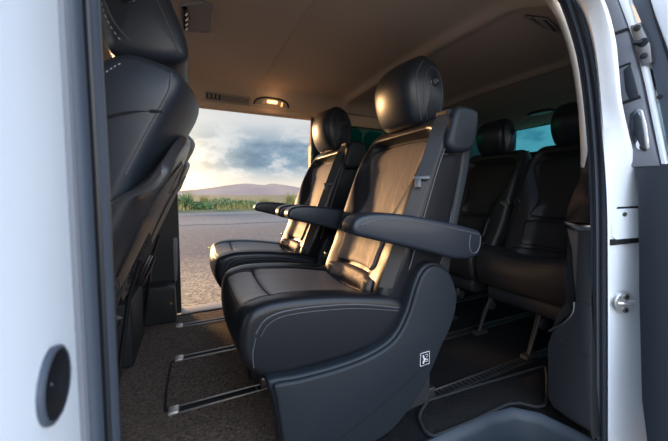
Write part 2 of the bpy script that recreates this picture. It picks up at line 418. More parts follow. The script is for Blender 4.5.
def make_captain_seat():
    root = thing('captain_seat', 'black leather captain seat nearest the step, small seat pictogram sticker on its plastic base', 'seat', (0, .99, 0), 'middle row captain seats')
    bk = seat_uphol(root)
    # hard back shell
    bm = slab([(.735, .47), (.785, .60), (.810, .70), (.842, .85), (.850, .94), (.850, .975), (.888, .95), (.884, .85), (.848, .70), (.823, .59), (.79, .45), (.735, .40)], -.236, .225, R=.012, mid=6, n=90,
              warp=lambda x, y, z: (x, y*(1-(.2 if y > 0 else .12)*max(0, (z-.9)/.14)**2), z))
    obj('back_shell', bm, 'plastic_soft', root)
    # belt guide on the shoulder
    g = slab([(.788, 1.034), (.812, 1.050), (.872, 1.048), (.896, 1.030), (.890, .965), (.868, .912), (.82, .898), (.775, .902), (.758, .93), (.772, .985)], -.264, -.165, R=.020, n=60, mid=3)
    gd = obj('belt_guide', g, 'plastic', root)
    b = bx(.772, .80, -.240, -.185, 1.022, 1.040, bev=.004); obj('belt_slot', b, 'seam', gd)
    # belt
    def bp(px, py, y): q = aty(px, py, .99+y); return V((q.x, y, q.z))
    def edge(z, o=0): return V((xf(z)-.004-o*.7, -.233-o*.7+.05*max(0, z-.9), z))
    up = [V((.815, -.205, 1.046)), V((.790, -.208, 1.042))]; wd = [V((0, 1, 0)), V((.15, -1, 0))]
    for k in range(14): up.append(edge(.995-.190*k/13, .002)); wd.append(V((.35+.45*min(1, k/5), -.85, 0)))
    bt = obj('seat_belt', ribbon(bmesh.new(), up, .046, wd), 'webbing', root)
    lo = [edge(.80-.33*k/13, .001)+V((.004*k/13, .006*k/13, 0)) for k in range(14)]; wl = [V((.75, -.7, 0))]*14
    obj('lap_strap', ribbon(bmesh.new(), lo, .042, wl), 'strap_lit', bt)
    b = bmesh.new(); box(b, -.025, .025, -.004, .004, -.007, .007, bev=.003); box(b, -.020, -.002, -.003, .003, -.034, -.005, bev=.002)
    box(b, -.016, -.006, -.0045, .0045, -.030, -.012, bev=.001)
    Rm = Matrix.Rotation(math.radians(-42), 4, 'Z') @ Matrix.Rotation(math.radians(-18), 4, 'X')
    bmesh.ops.transform(b, matrix=Matrix.Translation(lo[0]+V((-.004, -.006, .012))) @ Rm, verts=b.verts)
    obj('belt_tongue', b, 'stripdark', bt)
    # buckle stalk between cushion and far side
    b = bmesh.new(); tube(b, [(.60, .245, .36), (.585, .25, .44), (.57, .25, .47)], .012); box(b, .545, .60, .238, .262, .465, .50, bev=.006); obj('belt_buckle', b, 'plastic_gloss', root)
    # armrests
    ARM = [(.374, .668), (.380, .690), (.405, .705), (.46, .709), (.56, .700), (.70, .675), (.83, .645), (.857, .625), (.853, .58), (.83, .556), (.75, .556), (.63, .588), (.50, .622), (.42, .643), (.385, .653)]
    for s in (-1, 1):
        y0, y1 = ((-.318, -.247) if s < 0 else (.247, .318))
        bm = slab(ARM, y0, y1, R=.013, n=84, mid=3); bv = BVHTree.FromBMesh(bm)
        ar = obj('armrest', bm, 'leather_smooth', root)
        b = bmesh.new(); o_ = -1 if s < 0 else 1
        tube(b, drape(bv, [(.398, o_, .680), (.46, o_, .692), (.56, o_, .684), (.70, o_, .660), (.84, o_, .630)], (0, -o_, 0), .0004, n=40), .0016, sides=6)
        split_obj('seam', b, 'piping', ar)
        b = bmesh.new()
        tube(b, drape(bv, [(.80, o_, .632), (.795, o_, .60), (.806, o_, .575), (.825, o_, .572), (.842, o_, .59), (.845, o_, .625)], (0, -o_, 0), .0004, n=30), .0020, sides=6)
        obj('end_cap', b, 'piping', ar)
        b = bmesh.new(); disc(b, (.74, y1 if s < 0 else y0, .61), (0, -s, 0), .030, .02); obj('armrest_pivot', b, 'plastic', ar)
    # base covers
    SHELL = [(.165, .292), (.25, .286), (.37, .286), (.47, .298), (.545, .328), (.592, .392), (.625, .478), (.655, .528), (.70, .542), (.755, .520), (.795, .468), (.812, .405), (.795, .335), (.748, .250), (.672, .130), (.58, .045), (.50, .014), (.36, .010), (.21, .010), (.20, .06), (.19, .16), (.175, .25)]
    CRE = [(.178, .284), (.25, .279), (.37, .279), (.47, .291), (.549, .322), (.598, .388), (.631, .474), (.660, .520), (.70, .533), (.750, .511), (.785, .463), (.800, .405), (.782, .335), (.735, .262), (.655, .205), (.55, .150), (.42, .095), (.30, .050), (.215, .02), (.205, .07), (.194, .16), (.182, .25)]
    for s in (-1, 1):
        bm = slab(SHELL, *((-.262, -.205) if s < 0 else (.205, .262)), R=.010, n=120, mid=2)
        sc = obj('base_cover', bm, 'plastic', root)
        bm = slab(CRE, *((-.274, -.25) if s < 0 else (.25, .274)), R=.009, n=120, mid=1)
        obj('cover_panel', bm, 'plastic', sc)
        if s < 0:
            # pictogram sticker
            yy = -.2752; cx, cz = .661, .238; w = .019
            b = bx(cx-w, cx+w, yy, yy+.003, cz-w*1.1, cz+w*1.1, bev=.001); st = obj('warning_sticker', b, 'plastic_gloss', sc); st['label'] = 'small black square sticker with white seat pictogram'
            b = bmesh.new(); t = .0007; hz = w*1.1
            for (a0, a1, c0, c1) in ((-w, w, hz-2*t, hz), (-w, w, -hz, -hz+2*t), (-w, -w+2*t, -hz, hz), (w-2*t, w, -hz, hz)):
                box(b, cx+a0, cx+a1, yy-.0008, yy+.001, cz+c0, cz+c1)
            # seat figure: back, seat, leg
            tube(b, [(cx-.008, yy, cz+.013), (cx-.004, yy, cz+.002), (cx-.003, yy, cz-.004)], .0030, sides=8)
            tube(b, [(cx-.003, yy, cz-.004), (cx+.003, yy, cz-.001)], .0028, sides=8)
            tube(b, [(cx-.002, yy, cz-.004), (cx-.008, yy, cz-.014)], .0028, sides=8)
            tube(b, [(cx+.001, yy, cz+.012), (cx+.009, yy, cz+.013), (cx+.011, yy, cz+.008), (cx+.006, yy, cz+.002)], .0010, sides=6)
            disc(b, (cx+.009, yy, cz-.005), (0, -1, 0), .0028, .001, sides=12); tube(b, [(cx+.002, yy, cz-.011), (cx+.013, yy, cz-.011)], .0009, sides=6)
            obj('seat_pictogram', b, 'white_plastic', st)
    bm = bmesh.new(); box(bm, .25, .76, -.20, .20, .012, .30, bev=.01); obj('pedestal', bm, 'fabric_dark', root)
    b = bmesh.new()
    for y in (-.163, .163): box(b, .23, .80, y-.02, y+.02, .006, .05, bev=.004)
    split_obj('rail_runner', b, 'steel', root)
    return root

seat1 = make_captain_seat()
seat2 = copy_tree(seat1); seat2.location = (0, 1.71, 0)
seat2['label'] = 'black leather captain seat beside the open far doorway, road showing past its cushion'

# ================================================================== REAR SEATS
def make_rear_seat():
    root = thing('rear_seat', 'black leather rear seat right behind the wood and chrome trimmed pillar', 'seat', (0, .945, 0), 'rear row seats')
    seat_uphol(root, dx=1.03, sx=.62, cx0=1.262, ins='leather_rear', hsc=.87, lm='leather_rear')
    bm = slab([(1.425, .275), (1.50, .285), (1.70, .29), (1.72, .24), (1.66, .20), (1.48, .195), (1.43, .215)], -.205, .205, R=.02, n=50, mid=3)
    obj('cushion_frame', bm, 'plastic_soft', root)
    bk = slab([(1.84, .47), (1.91, .70), (1.94, .85), (1.93, 1.0), (1.975, .97), (1.985, .85), (1.955, .66), (1.88, .42), (1.80, .30), (1.70, .28), (1.72, .34)], -.225, .225, R=.012, n=80, mid=3)
    obj('back_shell', bk, 'plastic_soft', root)
    up = [(1.86, -.205, 1.02), (1.80, -.207, .985), (1.757, -.212, .90), (1.716, -.215, .80), (1.68, -.215, .71)]
    bt = obj('seat_belt', ribbon(bmesh.new(), up, .046, (.3, 1, 0)), 'webbing', root)
    obj('lap_strap', ribbon(bmesh.new(), [(1.678, -.215, .70), (1.65, -.22, .62), (1.63, -.225, .46)], .04, (.3, 1, 0)), 'webbing', bt)
    b = bmesh.new(); box(b, 1.655, 1.68, -.245, -.185, .70, .718, bev=.003); box(b, 1.655, 1.67, -.228, -.202, .66, .70, bev=.003); obj('belt_tongue', b, 'steel', bt)
    b = bmesh.new(); box(b, 1.66, 1.685, .195, .235, .67, .73, bev=.005); tube(b, [(1.675, .215, .68), (1.65, .215, .46)], .012); obj('belt_buckle', b, 'plastic_gloss', root)
    for y in (-.068, .215):
        b = bmesh.new(); tube(b, [(1.47, y*.9, .22), (1.43, y, .13), (1.385, y, .018)], [.012, .012, .010]); disc(b, (1.46, y-.012, .16), (0, -1, 0), .025, .012)
        box(b, 1.35, 1.44, y-.018, y+.018, .008, .028, bev=.004); lg = obj('seat_leg', b, 'fabric_dark', root)
        b = bmesh.new(); tube(b, [(1.452, y-.010, .205), (1.412, y-.011, .12), (1.372, y-.010, .03)], .0035, sides=6); obj('leg_strip', b, 'stripdark', lg)
    return root
rs = make_rear_seat(); rs.location.y = .893; rs.scale.y = .93
rs2 = copy_tree(rs); rs2.location = (0, 1.362, 0)
rs2['label'] = 'black leather rear seat showing between the near captain seat and the other rear seat'

# ================================================================== FRONT SEATS
def make_front_seat():
    root = thing('front_seat', 'black leather front seat seen from behind, its side filling the left of the opening', 'seat', (0, .99, 0), 'front row seats')
    FB = [(-.205, .93), (-.185, .985), (-.150, 1.035), (-.108, 1.058), (-.055, 1.050), (-.016, 1.028), (-.022, .985), (-.045, .938), (-.077, .87), (-.110, .80), (-.156, .70), (-.202, .60), (-.248, .50), (-.285, .40), (-.33, .34), (-.44, .34), (-.45, .44), (-.40, .56), (-.34, .70), (-.27, .82)]
    def fw(x, y, z):
        a = abs(y)/.236; rear = -.02-.46*(1.0-z)-.06
        x += .048*(1-a*a)*ss(x-rear, 0, .05)*(1-.5*ss(z, 1.0, 1.06))
        k = max(0, (z-.97)/.09); y *= 1-.10*k*k
        return (x, y, z)
    bm = slab(FB, -.236, .236, R=.020, n=150, mid=13, warp=fw); bv = BVHTree.FromBMesh(bm)
    bk = obj('backrest', bm, 'leather_front', root)
    b = bmesh.new()
    tube(b, drape(bv, [(-.20, -1, .900), (-.151, -1, .913), (-.10, -1, .930), (-.050, -1, .937)], (0, 1, 0), .0003, n=20), .0040, sides=6)
    obj('seam', b, 'seam', bk)
    b = bmesh.new()
    tube(b, drape(bv, [(-.030, -1, 1.022), (-.034, -1, .985), (-.055, -1, .938), (-.088, -1, .87), (-.12, -1, .80)], (0, 1, 0), .001, n=24), .0030, sides=6)
    obj('piping', b, 'piping', bk)
    b = bmesh.new()
    st = drape(bv, [(-.19, -1, .945), (-.160, -1, .985), (-.135, -1, 1.015), (-.118, -1, 1.030)], (0, 1, 0), .001, n=25)
    for i in range(0, len(st)-1, 2): tube(b, [st[i], st[i+1]], .0013, sides=5)
    obj('stitching', b, 'thread', bk)
    # hard shell over the rear of the backrest, with a hollow for the knees
    OUT = [(-.064, .915), (-.050, .922), (-.040, .905), (-.058, .860), (-.088, .80), (-.134, .70), (-.180, .60), (-.226, .50), (-.262, .41), (-.30, .33), (-.34, .33), (-.31, .42), (-.26, .52), (-.21, .62), (-.16, .73), (-.115, .83)]
    bm = slab(OUT, -.243, .243, R=.012, n=120, mid=13, warp=lambda x, y, z: (x+.046*(1-(y/.243)**2), y, z-.105*abs(y/.243)**2.2*ss(z, .72, .9)))
    bv = BVHTree.FromBMesh(bm); sh = obj('back_shell', bm, 'shell_grey', root)
    o3 = [(0, -.05, .845), (0, -.115, .80), (0, -.135, .70), (0, -.125, .58), (0, -.10, .47), (0, 0, .45), (0, .10, .47), (0, .125, .58), (0, .135, .70), (0, .115, .80), (0, .05, .845), (0, 0, .850)]
    rp = obj('knee_panel', pad(bv, o3, (-1, 0, 0), .002, n=70, far=1), 'shellbrown', sh)
    b = bmesh.new(); tube(b, drape(bv, o3, (-1, 0, 0), .002, n=70, closed=True), .0040, closed=True, sides=8); obj('panel_rim', b, 'plastic_gloss', rp)
    o3 = [(0, -.215, .60), (0, -.205, .48), (0, -.19, .38), (0, 0, .37), (0, .19, .38), (0, .205, .48), (0, .215, .60), (0, .1, .53), (0, 0, .50), (0, -.1, .53)]
    obj('storage_net', pad(bv, o3, (-1, 0, 0), .010, n=80, far=1), 'net', root)
    # headrest
    FH = [(-.158, 1.09), (-.175, 1.15), (-.192, 1.24), (-.197, 1.31), (-.165, 1.36), (-.11, 1.362), (-.066, 1.33), (-.030, 1.24), (.000, 1.16), (.004, 1.105), (-.03, 1.086), (-.10, 1.080)]
    bm = slab(FH, -.138, .138, R=.032, n=84, mid=7, capdome=.006)
    bv = BVHTree.FromBMesh(bm); hd = obj('headrest', bm, 'leather_front', root)
    b = bmesh.new(); h = drape(bv, [(-.120, -1, 1.215)], (0, 1, 0), 0)[0]; ring(b, h, (0, -1, 0), .020, .0035); disc(b, h, (0, -1, 0), .014, .004); obj('release_button', b, 'plastic_gloss', hd)
    b = bmesh.new()
    tube(b, drape(bv, [(-.172, -1, 1.24), (-.160, -1, 1.19), (-.142, -1, 1.145), (-.115, -1, 1.11)], (0, 1, 0), .0006, n=20), .0026, sides=6)
    tube(b, drape(bv, [(-.070, -1, 1.25), (-.050, -1, 1.20), (-.030, -1, 1.15), (-.022, -1, 1.12)], (0, 1, 0), .0006, n=20), .0020, sides=6)
    split_obj('seam', b, 'piping', hd)
    b = bmesh.new()
    st = drape(bv, [(-.150, -1, 1.25), (-.165, -1, 1.19), (-.155, -1, 1.145), (-.13, -1, 1.105)], (0, 1, 0), .001, n=25)
    for i in range(0, len(st)-1, 2): tube(b, [st[i], st[i+1]], .0011, sides=5)
    obj('stitching', b, 'thread', hd)
    b = bmesh.new()
    for y in (-.075, .075): tube(b, [(-.05, y, 1.02), (-.05, y, 1.11)], .006, sides=8)
    split_obj('headrest_post', b, 'chrome', hd)
    # lower seat
    bm = slab([(-.90, .40), (-.86, .46), (-.6, .44), (-.35, .40), (-.27, .36), (-.30, .29), (-.6, .28), (-.86, .29)], -.24, .24, R=.04, n=60, mid=5); obj('cushion', bm, 'leather', root)
    bm = bmesh.new(); box(bm, -.78, -.24, -.17, .17, .005, .29, bev=.012); sb = obj('seat_base', bm, 'plastic_soft', root)
    b = bmesh.new(); tube(b, [(-.150, -.225, .50), (-.172, -.23, .45), (-.20, -.23, .38)], [.014, .019, .013], sides=12); obj('recline_cover', b, 'plastic_gloss', root)
    b = bmesh.new(); tube(b, [(-.16, .235, .53), (-.20, .24, .40), (-.245, .20, .06)], .007, sides=8); obj('belt_stalk', b, 'plastic_gloss', root)
    return root
def net_mat():
    m = mat('net', (.012, .012, .013), .8); nt = m.node_tree; b = nt.nodes['Principled BSDF']
    tc = nt.nodes.new('ShaderNodeTexCoord'); mp = nt.nodes.new('ShaderNodeMapping'); mp.inputs['Rotation'].default_value = (math.radians(45), 0, 0)
    ck = nt.nodes.new('ShaderNodeTexVoronoi'); ck.inputs['Scale'].default_value = 110
    rp = nt.nodes.new('ShaderNodeValToRGB'); rp.color_ramp.elements[0].color = (.11, .115, .125, 1); rp.color_ramp.elements[1].color = (.006, .006, .007, 1); rp.color_ramp.elements[0].position = .3; rp.color_ramp.elements[1].position = .45
    nt.links.new(tc.outputs['Object'], mp.inputs['Vector']); nt.links.new(mp.outputs['Vector'], ck.inputs['Vector']); nt.links.new(ck.outputs['Distance'], rp.inputs['Fac']); nt.links.new(rp.outputs['Color'], b.inputs['Base Color'])
    return m
M['net'] = net_mat()
fs = make_front_seat()
fs2 = copy_tree(fs); fs2.location = (0, 1.70, 0)
fs2['label'] = 'black leather front seat farther in, its edge showing just past the first front seat'

# ================================================================== VAN SHELL
YC = 1.385
def ylean(z): return 0 if z < .72 else -.075*((z-.72)/.6)**1.6
# floor with the step-well notch
bm = bmesh.new()
P = [(-1.3, .60), (.10, .60), (.14, .675), (.98, .675), (1.06, .640), (1.10, .56), (1.115, .48), (2.95, .60), (2.95, 2.10), (-1.3, 2.10)]
f = bm.faces.new([bm.verts.new((x, y, 0)) for x, y in P]); r = bmesh.ops.extrude_face_region(bm, geom=[f])
bmesh.ops.translate(bm, vec=(0, 0, -.03), verts=[g for g in r['geom'] if isinstance(g, bmesh.types.BMVert)])
struct('floor', bm, 'carpet_dark', 'black carpet floor of the van under all the seats', 'floor')
bm = bmesh.new(); box(bm, -1.0, .45, .70, 2.07, -.001, .003, bev=.001); tag(obj('carpet_sunlit', bm, 'carpet'), 'added carpet layer, sunlight painted in as brown, between the front seats and the captain seats', 'carpet')  # layer added over the black floor, its sunlit look put into the colour
# step well (dark plastic tub)
W = [(.16, .655), (.90, .655), (1.0, .640), (1.055, .585), (1.075, .50), (1.085, .44), (1.08, .40), (.12, .40), (.12, .5)]
bm = bmesh.new()
def rr(d, z): 
    q = offset2([V(p) for p in W], d); return [V((p.x, p.y, z)) for p in q]
grid_bm(bm, [rr(-.022, -.02), rr(-.022, .006), rr(-.010, .012), rr(0, .006), rr(.012, -.02), rr(.022, -.14), rr(.035, -.155)], cap=False)
bm2 = [bm.verts.new(p) for p in rr(.035, -.155)]; bm.faces.new(bm2)
struct('trim_step', bm, 'darkgrey', 'dark grey plastic step well in the doorway', 'step')
# far side wall: door post, header, rear panel with quarter window
def lean(bm, y0=2.13):
    for v in bm.verts: v.co.y += ylean(v.co.z)
    return bm
bm = bmesh.new()
for a in ((-1.3, -.75, 2.13, 2.20, -.02, 1.36), (-.30, -.068, 2.13, 2.22, 0, 1.36), (-.75, -.30, 2.13, 2.20, -.02, .72), (-.75, -.30, 2.13, 2.20, 1.26, 1.36),
          (.825, 1.0, 2.125, 2.22, -.02, 1.12), (1.0, 2.35, 2.13, 2.20, -.02, .80), (2.35, 2.95, 2.13, 2.20, -.02, 1.40)):
    n0 = len(bm.verts); box(bm, *a)
for v in bm.verts: v.co.y += ylean(v.co.z)
w2 = bmesh.new()
for a in ((.83, 1.0, 2.14, 2.22, 1.12, 1.34), (1.0, 2.4, 2.14, 2.22, 1.285, 1.36)): box(w2, *a)
for v in w2.verts: v.co.y += ylean(v.co.z)
struct('trim_upper', w2, 'headliner', 'beige lining around the top of the far side window', 'lining', angle=30)
struct('wall_right', bm, 'trimdark', 'dark far side wall around the open far doorway', 'wall', angle=30)
bm = bx(-.10, .86, 2.100, 2.17, 1.312, 1.345, bev=.005); struct('trim_header', bm, 'headliner', 'beige header above the far doorway', 'header')
bm = lean(bx(1.0, 2.35, 2.16, 2.164, .80, 1.295)); struct('window_1', bm, 'glass_teal', 'teal tinted side window behind the near captain seat', 'window')
bm = bx(-.75, -.30, 2.16, 2.164, .72, 1.26); lean(bm); struct('window_2', bm, 'glass_side', 'tinted front side window behind the front seats', 'window')
# far door post lower trim
b = slab([(-.30, .0), (-.30, .20), (-.27, .225), (-.13, .225), (-.095, .205), (-.09, .0)], 1.98, 2.125, R=.012, n=60, mid=2, smoothp=False)
pc = struct('trim_post_foot', b, 'trimdark', 'dark boxy plastic cover at the foot of the far door post', 'cover')
b = bmesh.new(); disc(b, (-.115, 1.982, .12), (0, -1, 0), .007, .005, sides=12); M['brass'] = mat('brass', (.8, .55, .2), .3, metal=1); obj('screw', b, 'brass', pc)
b = slab([(-.10, .24), (-.085, .24), (-.072, .5), (-.075, .9), (-.09, .9), (-.10, .6)], 2.10, 2.128, R=.006, n=50, mid=1); struct('trim_post', b, 'greytrim', 'grey upright edge trim of the far doorway', 'trim')
b = bmesh.new(); box(b, -.07, .83, 2.10, 2.22, -.025, .006, bev=.004); struct('trim_sill', b, 'beige', 'pale sill strip along the bottom of the far doorway', 'sill')
b = bmesh.new(); tube(b, [(.812, 2.06, 1.31), (.825, 2.09, 1.1), (.825, 2.12, .7), (.825, 2.12, .02)], .014); struct('trim_seal_far', b, 'rubber_black', 'black rubber seal at the rear edge of the far doorway', 'seal')
# rear wall with window
bm = bmesh.new()
for a in ((2.95, 3.0, .55, 2.2, -.02, 1.16), (2.95, 3.0, .55, 2.2, 1.395, 1.5), (2.95, 3.0, .55, .78, 1.16, 1.395), (2.95, 3.0, 2.0, 2.2, 1.16, 1.395)): box(bm, *a)
struct('wall_rear', bm, 'trimdark', 'dark rear wall of the van around the back window', 'wall')
struct('window_3', bx(2.97, 2.974, .78, 2.0, 1.16, 1.395), 'glass_rear', 'pale blue tinted back window between the rear headrests', 'window')
# near rear side wall
bm = bmesh.new()
for a in ((1.16, 2.95, .50, .58, -.02, .62), (1.40, 2.95, .50, .58, .62, .80), (1.5, 1.6, .50, .58, .80, 1.4), (2.5, 2.95, .5, .58, .8, 1.4), (1.4, 2.5, .5, .58, 1.25, 1.4)): box(bm, *a)
for v in bm.verts: v.co.y -= ylean(v.co.z)
struct('wall_left', bm, 'trimdark', 'dark side wall behind the near door pillar', 'wall')
bm = bx(1.4, 2.5, .535, .539, .80, 1.25)
for v in bm.verts: v.co.y -= ylean(v.co.z)
struct('window_4', bm, 'glass_side', 'tinted side window next to the rear seats', 'window')
# front bulkhead below windscreen
bm = bmesh.new(); box(bm, -1.36, -1.3, .55, 2.2, -.02, .80); box(bm, -1.3, -1.05, .6, 2.12, .55, .82, bev=.05); struct('wall_front', bm, 'trimdark', 'dark dashboard wall ahead of the front seats', 'dashboard')
# headliner
bm = bmesh.new(); rows = []
NX, NY = 330, 48
def zceil(x, y):
    a = abs(y-YC)
    z = 1.452-.012*(a/.6)**2
    if y > YC and a > .60: z -= .118*((a-.60)/.14)**1.5
    if y < YC and a > .60: z -= .120*((a-.60)/.285)**1.4
    fd = 1-ss(y, YC+.60, YC+.70)
    z += fd*.020*ss(x, .410, .432)*(1-ss(x, 1.02, 1.075)) + fd*.016*ss(x, 1.10, 1.14)*(1-ss(x, 1.76, 1.82))*.8
    z -= .010*math.exp(-((x-1.06)/.03)**2)+.012*math.exp(-((x-1.81)/.04)**2)
    z -= .05*ss(x, 2.5, 2.95)
    return z
for i in range(NX+1):
    x = -1.3+4.25*i/NX
    rows.append([V((x, YC-.885+1.63*j/NY, zceil(x, YC-.885+1.63*j/NY))) for j in range(NY+1)])
grid_bm(bm, rows, closed=False)
r = bmesh.ops.extrude_face_region(bm, geom=list(bm.faces)); bmesh.ops.translate(bm, vec=(0, 0, .05), verts=[g for g in r['geom'] if isinstance(g, bmesh.types.BMVert)])
struct('ceiling', bm, 'headliner', 'beige fabric headliner with shallow cross ribs', 'ceiling')

# floor rails
def rail(y, x0, x1, label):
    t = thing('floor_rail', label, 'rail', (0, y, 0), 'seat rails in the floor')
    b = bmesh.new(); box(b, x0+.03, x1, -.016, .016, -.010, .0035); obj('channel', b, 'seam', t)
    b = bmesh.new()
    for s in (-1, 1): box(b, x0+.03, x1, s*.019-.0035, s*.019+.0035, -.006, .008, bev=.002)
    for k in range(int((x1-.2-x0)/.025)): box(b, x0+.3+k*.025, x0+.308+k*.025, -.017, .017, .000, .0045)
    obj('rail_lip', b, 'alu', t)
    b = bmesh.new(); box(b, x0, x0+.035, -.020, .020, -.004, .013, bev=.005); obj('end_cap', b, 'endcap', t)
    return t
M['endcap'] = mat('rail_end', (.60, .52, .47), .35, metal=.6)
for y, x0, lb in ((.828, -.09, 'floor seat rail running along the doorway side past the step'), (1.153, -.088, 'floor seat rail with pale end cap, lowest of those at the front carpet'), (1.520, -.08, 'floor seat rail with pale end cap, middle one at the front carpet'), (1.905, -.09, 'floor seat rail nearest the far doorway sill')):
    rail(y, x0, 2.6, lb)
b = bmesh.new(); tube(b, [(-.05, 1.150, .004), (-.098, 1.165, .004), (-.102, 1.30, .004), (-.095, 1.50, .004), (-.05, 1.522, .004)], .005, sides=6)
tag(obj('carpet_binding', b, 'seam'), 'black binding edge of the carpet joining two rail ends', 'binding')
# floor mat near the step
mp = [atz(*p, .012) for p in ((428, 400), (421, 410), (419, 418), (425, 430), (433, 436), (470, 421), (508, 403), (520, 402), (535, 406), (544, 405), (547, 396), (547, 375), (545, 366), (530, 370), (480, 384))]
bm = bmesh.new(); P2 = [V((p.x, p.y)) for p in mp]
P2 = resample(P2, 90); grid_bm(bm, [[V((p.x, p.y, .001)) for p in P2], [V((p.x, p.y, .008)) for p in P2], [V((p.x, p.y, .010)) for p in offset2(P2, .004)]])
fm = thing('floor_mat', 'black carpet mat with raised bound edge beside the step well', 'mat', (0, 0, 0))
M['carpet_black'] = mat('carpet_black', (.012, .011, .011), .95, spec=.1, noise=220, col2=(.03, .027, .025), bump=[('noise', 260, .9, .008)])
obj('mat_pile', bm, 'carpet_black', fm)
b = bmesh.new(); tube(b, [(p.x, p.y, .009) for p in P2], .0055, closed=True, sides=8); obj('bound_edge', b, 'binding', fm)

# ================================================================== DOORWAY: pillars, seal, jambs
# seal loop round the near opening: rear pillar up, along the header, down the front pillar
SP = [(1.150, -.25)]+[(q.x, q.z) for q in (aty(*p, .45) for p in ((600.5, 440), (600, 300), (599.5, 200), (596, 130), (588, 60), (575, 12), (564, -12)))]+[(.74, 1.292), (.60, 1.315), (.3, 1.32), (.06, 1.31), (-.04, 1.28), (-.082, 1.21), (-.099, 1.08), (-.099, .76), (-.099, .45), (-.099, -.25)]
path2 = spline([V(p) for p in SP], 110, closed=False)
path = []; nrm = []
for i, p in enumerate(path2):
    t = (path2[min(i+1, 109)]-path2[max(i-1, 0)]).normalized()
    path.append(V((p.x, .452-.040*ss(i/109, .40, .6), p.y))); nrm.append((-t.y, t.x))
def sealprof(i):
    out = []
    lobes = [(-.010, -.030, .013), (-.004, -.008, .016), (-.006, .018, .014)]
    top = []
    for k in range(24):
        a = math.pi*2*k/24
        k_ = ss(i/109, .40, .6); hd = .019+.031*k_; y = hd*math.cos(a); x = (.011+.004*k_)*math.sin(a)
        x += .003*math.cos(y/hd*math.pi*2)*(1 if math.sin(a) > 0 else 0)
        top.append((x, y))
    return top
bm = bmesh.new(); sweep(bm, path, sealprof, nrm)
ds = tag(obj('door_seal', bm, 'rubber', None, angle=60), 'dark blue grey rubber door seal looping round the near doorway', 'seal')
bm = bmesh.new()
for oy, on, r_ in ((-.55, .0135, .0030), (.35, .0135, .0026)):
    tube(bm, [V((p.x+nrm[i][0]*on, p.y+oy*(.019+.031*ss(i/109, .40, .6)), p.z+nrm[i][1]*on)) for i, p in enumerate(path)], r_, sides=6)
split_obj('seal_lip', bm, 'rubber_black', ds)
# beige edge of the headliner inside the rear upper corner
bm = bmesh.new()
EDP = spline([aty(*p, .505) for p in ((585, 178), (584.5, 140), (582, 105), (576, 64), (566, 28), (552, 1), (535, -20))], 40, closed=False)
tube(bm, EDP, .0105, sides=10)
struct('trim_1', bm, 'beige', 'pale beige trim edge inside the rear corner of the doorway', 'trim')
# inner lining flaring away from the opening edge
bm = bmesh.new(); secs = []
for i in range(110):
    p = path[i]; n_ = nrm[i]
    if p.z < 1.22 and i < 55: continue
    secs.append([V((p.x-n_[0]*.012, .488, p.z-n_[1]*.012)), V((p.x-n_[0]*.23, .60, p.z-n_[1]*.23)), V((p.x-n_[0]*.24, .58, p.z-n_[1]*.24)), V((p.x-n_[0]*.04, .47, p.z-n_[1]*.04))])
grid_bm(bm, secs); struct('trim_2', bm, 'headliner', 'beige lining flaring inwards around the near doorway', 'trim')
# white rear jamb: ruled strip from the seal outward
IN = [aty(*p, .424) for p in ((608, 470), (608, 440), (608, 300), (607, 200), (602, 130), (596, 60), (586, 15), (572, -12))]
OU = [aty(*p, .390) for p in ((652, 470), (650, 440), (644, 300), (643, 200), (632, 160), (619, 106), (615, 70), (611, 35), (601, 0), (588, -20))]
IN = spline(IN, 60, closed=False); OU = spline(OU, 60, closed=False)
bm = bmesh.new(); secs = []
for a, b_ in zip(IN, OU):
    m1 = a.lerp(b_, .12)+V((-.004, 0, 0)); m2 = a.lerp(b_, .85)+V((-.003, 0, 0))
    secs.append([a+V((.02, .01, 0)), a, m1, a.lerp(b_, .5)+V((-.002, 0, 0)), m2, b_, b_+V((.02, 0, 0))])
grid_bm(bm, secs)
jamb = struct('trim_jamb', bm, 'paint', 'white painted rear door jamb carrying the chrome striker', 'jamb')
# front pillar in white: jamb with its outer skin (slightly lofted section extruded up)
sec = [(-.60, .17), (-.20, .18), (-.135, .195), (-.104, .215), (-.095, .25), (-.097, .33), (-.101, .356), (-.120, .368), (-.135, .425), (-.16, .50), (-.60, .50)]
bm = bmesh.new(); secs = []
for z in (-.35, .1, .4, .6, .76, .9, 1.05, 1.2, 1.42): secs.append([V((x+.003*(.76-z)*0, y+ (0 if z < .9 else .06*((z-.9)/.5)**2), z)) for x, y in sec])
grid_bm(bm, secs)
struct('wall_pillar', bm, 'paint', 'white painted front door pillar, out of focus at the picture edge', 'pillar')
bm = bmesh.new(); tube(bm, [(-.101, .360, z) for z in (-.3, 0, .4, .8, 1.1)], .006, sides=8); struct('trim_3', bm, 'greytrim', 'grey edging strip between white pillar and rubber seal', 'trim')
# rubber stop on the pillar
ct = V((-.0965, .283, .620)); t = thing('rubber_door_stop', 'black oval rubber door stop on the white front pillar', 'door stop', ct)
b = bmesh.new(); rows = []
for r_, h in ((.027, .0), (.027, .003), (.025, .005), (.021, .005), (.018, .003), (.008, .0015), (.001, .001)):
    rows.append([V((h, r_*.92*math.cos(2*math.pi*k/36), r_*1.0*math.sin(2*math.pi*k/36))) for k in range(36)])
grid_bm(b, rows, cap=False); obj('rubber_dome', b, 'rubber_black', t)
b = bmesh.new(); ring(b, (.003, 0, 0), (1, 0, 0), .025, .0025); obj('rim', b, 'rubber', t)
